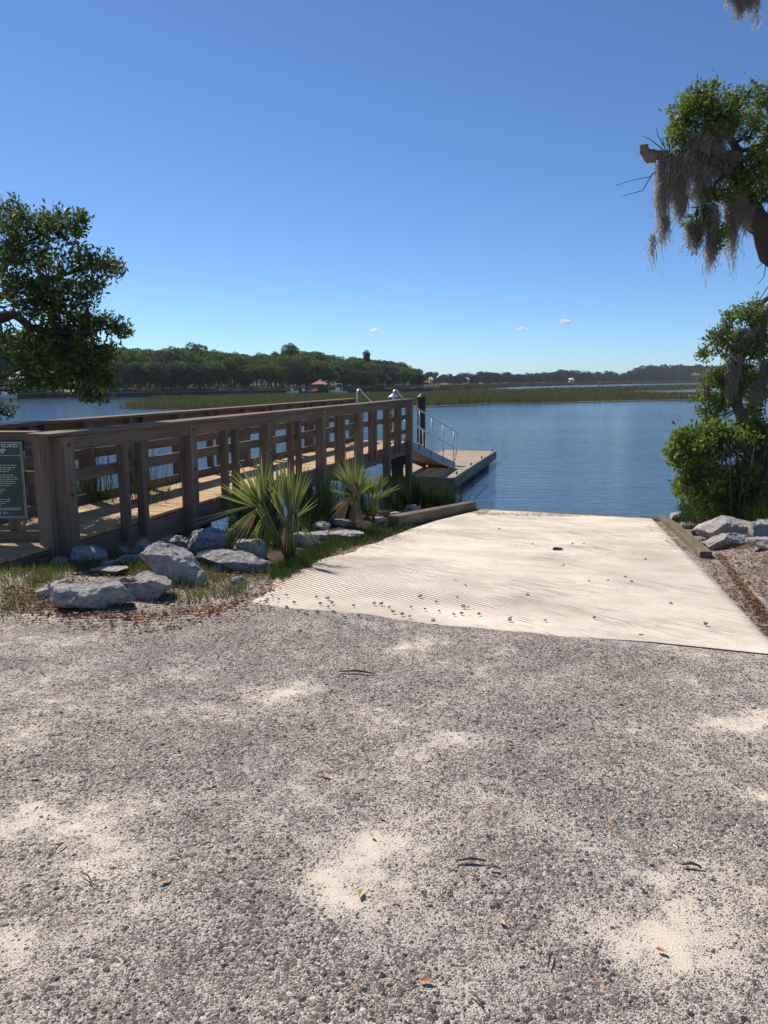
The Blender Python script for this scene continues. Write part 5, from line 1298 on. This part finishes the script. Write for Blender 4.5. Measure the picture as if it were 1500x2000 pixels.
# ---------------------------------------------------------------- grasses and litter (stuff)
def gscatter(name, polys, mat, label, cat, h, w, lean=.4, clump=True, z=None):
    parts = []
    for poly, n, hs in polys:
        P = sample_poly(poly, n)
        W_ = hit(P[:, 0], P[:, 1]) if z is None else atz(P[:, 0], P[:, 1], z)
        if clump:
            c = W_[rng.integers(0, len(W_), max(8, n//26))]; k = rng.integers(0, len(c), n); mixw = rng.random(n) < .72
            W2 = c[k]+rng.normal(size=(n, 3))*np.array([.045, .045, 0]); W_[mixw] = W2[mixw]
            if z is None: W_[:, 2] = zt(W_[:, 0], W_[:, 1])
        W_[:, 2] -= .01; parts.append(blades(W_, h*hs*rng.uniform(.7, 1.2, len(W_)), w, lean, 3))
    V, F = merge(parts); o = npmesh(name, V, F, mat); return tag(o, label, cat, kind='stuff')
gscatter('bank_grass', [([(60, 1110), (140, 1070), (250, 1085), (330, 1075), (290, 1130), (230, 1120), (150, 1130), (60, 1150)], 3200, 1.0),
                        ([(330, 1090), (430, 1080), (540, 1110), (500, 1150), (420, 1180), (340, 1185), (320, 1140)], 2700, .9),
                        ([(240, 1090), (290, 1085), (300, 1110), (250, 1118)], 900, 1.0), ([(0, 1130), (70, 1120), (110, 1190), (0, 1210)], 900, .6), ([(0, 1110), (110, 1085), (130, 1105), (0, 1140)], 900, .9), ([(380, 1060), (460, 1050), (470, 1085), (390, 1080)], 700, .9)],
         M['grass'], 'tufts of short dry green grass growing among the grey boulders', 'grass', .085, .006)
gscatter('verge_grass', [([(525, 1135), (560, 1095), (640, 1060), (700, 1035), (760, 1020), (830, 1012), (800, 1035), (740, 1058), (660, 1082), (600, 1105), (560, 1138)], 9000, .85)], M['grass_green'], 'dense strip of green grass bordering the left edge of the ramp', 'grass', .10, .006)
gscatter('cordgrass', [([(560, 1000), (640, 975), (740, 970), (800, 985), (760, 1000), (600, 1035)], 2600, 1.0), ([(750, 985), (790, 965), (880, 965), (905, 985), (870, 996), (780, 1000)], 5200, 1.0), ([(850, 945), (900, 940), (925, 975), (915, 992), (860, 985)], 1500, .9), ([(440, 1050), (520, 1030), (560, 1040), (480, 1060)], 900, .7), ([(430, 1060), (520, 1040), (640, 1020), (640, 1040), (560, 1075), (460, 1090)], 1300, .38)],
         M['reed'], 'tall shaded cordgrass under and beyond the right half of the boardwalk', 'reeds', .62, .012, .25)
# reeds beyond the boardwalk on the left, growing out of the water edge
def reeds_w(name, n, box, h, w, label, mat, zb=None):
    x = rng.uniform(box[0], box[1], n); y = rng.uniform(box[2], box[3], n); z = np.maximum(zt(x, y), WATER-.15) if zb is None else np.full(n, zb)
    V, F = blades(np.stack([x, y, z], -1), h, w, .22, 4, hvar=.3); return tag(npmesh(name, V, F, mat), label, 'reeds', kind='stuff')
reeds_w('cordgrass', 2600, (-6.0, -2.9, 9.6, 11.6), 1.35, .013, 'dark tall reeds standing beyond the boardwalk at the left', M['reed'])
def bank_reeds(name, n, smin, smax, tmin, tmax, h, w, mat, label, lean=.3):
    s_ = rng.uniform(smin, smax, n); t_ = rng.uniform(tmin, tmax, n); c = rng.integers(0, n, n); mixm = rng.random(n) < .7; cc = rng.integers(0, n, max(6, n//30))
    k = rng.integers(0, len(cc), n); s_[mixm] = s_[cc][k][mixm]+rng.normal(size=mixm.sum())*.08; t_[mixm] = t_[cc][k][mixm]+rng.normal(size=mixm.sum())*.08
    x, y = XY(s_, t_); z = np.maximum(zt(x, y), WATER-.1); V, F = blades(np.stack([x, y, z], -1), h, w, lean, 4, hvar=.4, bend=.6)
    return tag(npmesh(name, V, F, mat), label, 'reeds', kind='stuff')
bank_reeds('bank_reeds', 6500, 14.6, 18.2, .75, 4.2, .55, .010, M['reed'], 'sedge and reeds at the foot of the shrubs on the right bank', .35)
bank_reeds('bank_reeds', 3500, 12.8, 15.5, 1.6, 4.2, .38, .009, M['grass_green'], 'short green grass between the right bank boulders and the shrubs')
bank_reeds('dry_reeds', 2600, 14.2, 17.6, .9, 4.2, .50, .008, M['straw'], 'dry tan grass stems mixed into the right bank sedge', .6)
def litter(name, polys, mat, label, L=.045, Wf=.4, flat=.25, lift=.012, cat='leaf litter'):
    parts = []
    for poly, n in polys:
        P = sample_poly(poly, n); W_ = hit(P[:, 0], P[:, 1]); D = rng.normal(size=(n, 3)); D[:, 2] *= flat; D /= np.linalg.norm(D, axis=1, keepdims=True)
        W_[:, 2] += rng.uniform(.004, lift+.01, n)
        up = np.tile([0, 0, 1.0], (n, 1))+rng.normal(size=(n, 3))*.35; S = np.cross(D, up); S /= np.linalg.norm(S, axis=1, keepdims=True)
        l_ = L*rng.uniform(.5, 1.3, n)[:, None]; N_2 = np.cross(S, D)
        V = np.stack([W_-D*l_/2, W_+S*l_*Wf*.5+N_2*l_*.1, W_+D*l_/2, W_-S*l_*Wf*.5+N_2*l_*.1], 1).reshape(-1, 3); b = np.arange(n)*4
        parts.append((V, np.stack([b, b+1, b+2, b+3], -1)))
    V, F = merge(parts); return tag(npmesh(name, V, F, mat), label, cat, kind='stuff')
litter('leaf_litter', [([(0, 1150), (90, 1130), (110, 1190), (200, 1200), (300, 1196), (420, 1185), (500, 1160), (540, 1110), (580, 1120), (520, 1165), (420, 1200), (280, 1215), (80, 1206), (0, 1190)], 1500), ([(0, 1180), (300, 1195), (520, 1150), (560, 1130), (540, 1190), (420, 1225), (250, 1240), (0, 1220)], 700), ([(40, 1090), (320, 1080), (540, 1090), (520, 1150), (340, 1190), (60, 1180)], 2200), ([(555, 1135), (640, 1085), (740, 1055), (840, 1025), (850, 1040), (700, 1080), (600, 1115)], 800),
                       ([(740, 1005), (830, 1000), (830, 1015), (745, 1022)], 700)], M['litter'], 'reddish brown dry leaves strewn around the grey boulders and the left edge of the ramp', .038)
litter('leaf_litter', [([(1345, 1080), (1385, 1082), (1500, 1205), (1500, 1250)], 900), ([(1270, 1010), (1300, 1025), (1350, 1080), (1320, 1078), (1260, 1030)], 700), ([(1395, 1085), (1410, 1085), (1500, 1200), (1500, 1225), (1470, 1190)], 1100), ([(1360, 1060), (1500, 1075), (1500, 1180), (1420, 1110)], 1300), ([(1300, 1005), (1500, 1040), (1500, 1075), (1380, 1070)], 1500)], M['litter'], 'dry leaves and needles heaped beside the right timber and below the pale boulders', .042, .28)
litter('tidal_wrack', [([(930, 1003), (1280, 1004), (1285, 1010), (1100, 1011), (930, 1009)], 2600), ([(905, 992), (960, 996), (950, 1006), (915, 1003)], 700), ([(1240, 1003), (1290, 1000), (1285, 1014), (1250, 1012)], 700)], M['straw'], 'thin line of brown reed debris left by the tide along the waterline', .10, .10, .12, cat='tidal debris')
litter('tidal_wrack', [([(960, 1011), (1270, 1012), (1370, 1090), (1200, 1100), (900, 1060), (830, 1040)], 260)], M['straw'], 'scattered bits of reed lying over the lower ramp', .06, .12, .1, cat='tidal debris')
# ---------------------------------------------------------------- gravel stones
def stone_field(n, xr, yr, smin, smax, name, label, mat, power=2.2, region=None):
    bm = bmesh.new(); bmesh.ops.create_icosphere(bm, subdivisions=1, radius=1.0); bv = np.array([v.co[:] for v in bm.verts]); bf = np.array([[v.index for v in f.verts] for f in bm.faces]); bm.free()
    x = rng.uniform(*xr, n*2); u_ = rng.random(n*2); y = yr[0]+(yr[1]-yr[0])*u_**1.15
    fr_ = np.abs(x) < .62*y+.5; x, y = x[fr_][:n], y[fr_][:n]
    sv = sandf(x, y); k = rng.random(len(x)) > np.clip(sv*1.15-.1, 0, .97); 
    s, t = ST(x, y); k &= (s < 4.72+.1*np.sin(t*3)) | (t < -2.7) | (t > 1.15); x, y = x[k], y[k]
    k2 = lownoise(x*1.1+3, y*1.4)+rng.normal(size=len(x))*.6 > -.6; x, y = x[k2], y[k2]; n = len(x)
    r = smin+(smax-smin)*rng.random(n)**power
    sc3 = np.stack([rng.uniform(.75, 1.3, n), rng.uniform(.7, 1.1, n), rng.uniform(.3, .6, n)], -1)*r[:, None]
    a = rng.uniform(0, 2*np.pi, n); V = bv[None]*(1+rng.normal(size=(n, len(bv), 1))*.20)*sc3[:, None, :]
    c_, s_ = np.cos(a)[:, None], np.sin(a)[:, None]; X = V[..., 0]*c_-V[..., 1]*s_; Y = V[..., 0]*s_+V[..., 1]*c_
    tx = rng.normal(size=(n, 1))*.2; Z = V[..., 2]+X*tx
    V = np.stack([X+x[:, None], Y+y[:, None], Z+(zt(x, y)+sc3[:, 2]*.15)[:, None]], -1).reshape(-1, 3)
    F = (bf[None]+(np.arange(n)*len(bv))[:, None, None]).reshape(-1, 3)
    return tag(npmesh(name, V, F, mat, smooth=False), label, 'gravel', kind='stuff')
m = NM('loose_gravel'); isl = m.island()
c = m.ramp(isl, [(0, (.05, .05, .053)), (.18, (.10, .092, .092)), (.36, (.16, .14, .135)), (.52, (.22, .195, .175)), (.64, (.30, .27, .235)), (.74, (.13, .13, .13)), (.82, (.22, .145, .11)), (.89, (.52, .48, .41)), (.965, (.42, .25, .15)), (.98, (.62, .58, .50))], 'CONSTANT')
c = m.mix(.35, c, m.mix(m.noise(m.pos(), 160, 3), (.08, .075, .07), (.50, .46, .40))); m.bsdf(c, .9, nrm=m.bump(m.noise(m.pos(), 300, 3), .4, .002), spec=.2)
GM = m.m
stone_field(9000, (-4.6, 4.6), (1.35, 5.6), .0025, .0075, 'gravel', 'loose multicoloured gravel stones covering the parking area', GM, 2.6)
stone_field(420, (-3.6, 3.6), (1.4, 4.8), .006, .012, 'gravel', 'larger loose stones lying in the gravel of the foreground', GM, 2.4)
# white shell bits
m = NM('sand_grains'); c = m.ramp(m.island(), [(0, (.40, .36, .30)), (.5, (.62, .57, .48)), (1, (.80, .75, .66))]); m.bsdf(c, .9, spec=.2)
stone_field(16000, (-4.6, 4.6), (1.35, 5.4), .0018, .0038, 'crushed_shell', 'cream coloured crushed shell and sand grains between the gravel stones', m.m, 1.5)
# ---------------------------------------------------------------- pebbles on the ramp
def pebble(px, py, r_, label, mat, group='loose pebbles on the ramp'):
    p = hv(px, py); me = rock_mesh('pebble', r_*2, r_*1.7, r_*1.3, int(px*7+py) % 997+1, mat); me.materials.append(mat)
    o = bpy.data.objects.new('pebble', me); COL.objects.link(o); o.location = (p.x, p.y, float(plane_z(np.array(ST(p.x, p.y)[0])))+.012+r_*.45); tag(o, label, 'pebble', group); return o
PB = [(618, 1172), (626, 1185), (641, 1191), (598, 1201), (620, 1199), (652, 1199), (648, 1184), (731, 1185), (744, 1186), (760, 1192), (785, 1207), (803, 1191), (800, 1211), (820, 1172), (852, 1181), (857, 1200), (886, 1206), (893, 1173), (901, 1204), (905, 1191), (935, 1206), (846, 1220), (914, 1192), (700, 1205), (716, 1212), (673, 1208), (575, 1182), (560, 1190), (583, 1196), (768, 1202), (830, 1196), (545, 1176), (1065, 1218), (1030, 1168), (1150, 1140), (995, 1216), (1160, 1213), (690, 1190), (560, 1168), (640, 1175)]
PB.sort()
for i, (px, py) in enumerate(PB):
    lab = f'dark loose pebble by the gravel edge of the ramp, {nth(i)} from the left'
    pebble(px, py, tr.uniform(.010, .019), lab, M['rock'])
PB2 = [(1140, 1066), (1118, 1066), (1040, 1066), (1187, 1138), (1233, 1140), (1100, 1108), (975, 1036), (1260, 1096), (1221, 1132), (1310, 1185), (1378, 1226), (1493, 1230)]
PB2.sort()
for i, (px, py) in enumerate(PB2): pebble(px, py, tr.uniform(.012, .018), f'tiny dark stone on the open middle of the ramp, {nth(i)} from the left', M['rock'], 'tiny stones scattered over the ramp')
o = pebble(1088, 1078, .05, 'dark flat lump of bark lying alone on the upper middle of the ramp', M['dark_wood'], None); o.name = 'bark_lump'; o.scale = (1.3, .8, .5); o['category'] = 'bark'
# sticks and single leaves
def stick(px0, py0, px1, py1, r_, label, mat, name='stick'):
    r_ *= .65; a_ = hv(px0, py0); b_ = hv(px1, py1); md = (a_+b_)/2+Vector((0, (b_-a_).length*.08, .01)); m = MB()
    m.tube([a_+Vector((0, 0, .012)), md+Vector((0, 0, .008)), b_+Vector((0, 0, .012))], [r_*.6, r_, r_*.4], 6); o = m.build(name, mat, None, smooth=True, origin=tuple(md)); return tag(o, label, 'stick')
stick(880, 1134, 901, 1147, .006, 'short thin dark twig on the ramp, left of the curved one', M['bark_dark'])
stick(905, 1142, 915, 1156, .008, 'curved dark twig lying on the middle of the ramp', M['bark_dark'])
stick(662, 1318, 732, 1322, .012, 'flat brown piece of wood lying on the far gravel', M['old_wood'])
stick(890, 1690, 950, 1692, .009, 'short grey brown stick lying right of the central sand patch', M['old_wood'])
stick(955, 1702, 978, 1712, .007, 'reddish twig right below the grey brown stick', M['old_wood'])
stick(110, 1672, 128, 1652, .005, 'thin dark twig on the gravel at the left', M['bark_dark'])
stick(158, 1712, 184, 1740, .004, 'thin dark twig in the lower left sand', M['bark_dark'])
stick(1330, 1696, 1368, 1704, .010, 'brown curled bark strip on the gravel at the right', M['old_wood'])
stick(915, 1950, 945, 1975, .005, 'dark reddish needle at the bottom centre of the gravel', M['old_wood'])
stick(1070, 1900, 1078, 1870, .005, 'dark twig pointing away at the lower right centre', M['bark_dark'])
def leaf1(px, py, L, col, label, rz):
    L *= .62; p = hv(px, py); m = MB(); n = 7; d = Vector((math.cos(rz), math.sin(rz), 0)); s = Vector((-d.y, d.x, 0)); L2 = L/2; cen = []
    for k in range(n):
        u = k/(n-1); w_ = math.sin(math.pi*u)**.8*L*.20+.0004; c_ = p+d*(u-.5)*L+Vector((0, 0, .008+.22*L*(u-.5)**2*2)); cen.append((c_-s*w_+Vector((0, 0, w_*.5)), c_, c_+s*w_+Vector((0, 0, w_*.5))))
    for k in range(n-1):
        m.poly([cen[k][0], cen[k][1], cen[k+1][1], cen[k+1][0]]); m.poly([cen[k][1], cen[k][2], cen[k+1][2], cen[k+1][1]])
    o = m.build('fallen_leaf', col, None, smooth=True, origin=tuple(p)); return tag(o, label, 'leaf')
lo1 = simple('orange_dry_leaf', (.42, .17, .05), .6); lo2 = simple('tan_dry_leaf', (.50, .34, .17), .7); lo3 = simple('brown_dry_leaf', (.22, .12, .06), .7)
leaf1(635, 1519, .075, lo1, 'orange brown leaf upper left of the central sand patch', 2.6)
leaf1(322, 1729, .060, lo1, 'orange leaf lying on the gravel in the left foreground', .7)
leaf1(832, 1923, .062, lo1, 'bright orange leaf near the bottom centre', -.1)
leaf1(728, 1643, .045, lo2, 'small yellow leaf on the upper central sand patch', 2.2)
leaf1(746, 1603, .045, lo1, 'small orange leaf just above the central sand patch', -.6)
leaf1(705, 1752, .070, lo2, 'upright tan leaf standing at the lower end of the central sand patch', 1.4)
leaf1(980, 1812, .055, lo2, 'pale yellow leaf lying at lower right of centre', 2.0)
leaf1(1252, 1243, .070, lo1, 'orange leaf at the gravel edge of the ramp', 0)
leaf1(1290, 1870, .050, lo1, 'reddish leaf near the lower right sand drift', -.5)
leaf1(404, 1645, .040, lo2, 'tan leaf in the gravel left of centre', .4)
leaf1(290, 1487, .035, lo3, 'small dark leaf in the gravel on the left', .2)
leaf1(68, 1525, .07, lo3, 'brown curled leaf near the left edge of the gravel', .1)
# ---------------------------------------------------------------- clouds and haze
cm = bpy.data.materials.new('cloud_vapour'); cm.use_nodes = True; ct = cm.node_tree; ct.nodes.clear(); co = ct.nodes.new('ShaderNodeOutputMaterial')
vs_ = ct.nodes.new('ShaderNodeVolumeScatter'); vs_.inputs['Color'].default_value = (1, 1, 1, 1); vs_.inputs['Density'].default_value = .06; vs_.inputs['Anisotropy'].default_value = .5; ct.links.new(vs_.outputs[0], co.inputs['Volume'])
def cloud(px, py, wpx, hpx, seed):
    Y = 5200.; c_ = at(px, py, Y); Wc = wpx/FOC*Y/2; Hc = hpx/FOC*Y/2; bm = bmesh.new(); r = random.Random(seed)
    for i in range(9):
        x_ = r.uniform(-1, 1); s_ = (1-abs(x_)*.6)*r.uniform(.35, .6)
        mt = Matrix.Translation((x_*Wc*.75, r.uniform(-.4, .4)*Wc, Hc*.5*s_+r.uniform(-.3, .3)*Hc)) @ Matrix.Diagonal((Wc*.42*s_*1.6, Wc*.5*s_*1.6, Hc*.9*s_*1.4, 1))
        bmesh.ops.create_icosphere(bm, subdivisions=3, radius=1.0, matrix=mt)
    for v in bm.verts: v.co += mnoise.noise_vector(v.co*.03)*Hc*.35+mnoise.noise_vector(v.co*.09)*Hc*.12
    me = bpy.data.meshes.new('cloud'); bm.to_mesh(me); bm.free(); me.materials.append(cm)
    o = bpy.data.objects.new('cloud', me); COL.objects.link(o); o.location = c_
    rm = o.modifiers.new('r', 'REMESH'); rm.mode = 'VOXEL'; rm.voxel_size = Hc*.12; tag(o, kind='structure')
cloud(733, 645, 28, 10, 1); cloud(1020, 642, 26, 8, 2); cloud(1104, 630, 34, 12, 3); cloud(1385, 627, 18, 6, 4)
hz_m = bpy.data.materials.new('haze_air'); hz_m.use_nodes = True; ht = hz_m.node_tree; ht.nodes.clear(); ho = ht.nodes.new('ShaderNodeOutputMaterial')
pv = ht.nodes.new('ShaderNodeVolumePrincipled'); pv.inputs['Color'].default_value = (.82, .90, 1.0, 1); pv.inputs['Density'].default_value = .00016; pv.inputs['Anisotropy'].default_value = .2
ht.links.new(pv.outputs[0], ho.inputs['Volume'])
if True:
    m = MB(); x0, x1, y0_, y1_, z0_, z1_ = -1600, 1600, -1000, 1600, -4.4, 26
    m.beam((x0, 300, (z0_+z1_)/2), (x1, 300, (z0_+z1_)/2), 2600, z1_-z0_)
    m.v = [Vector((x0 if v.x < 0 else x1, -1000 if v.y < 300 else 3100, z0_ if v.z < 0 else z1_)) for v in m.v]
    tag(m.build('haze', hz_m), 'thin pale blue air haze over the water and shores', 'haze', kind='stuff')
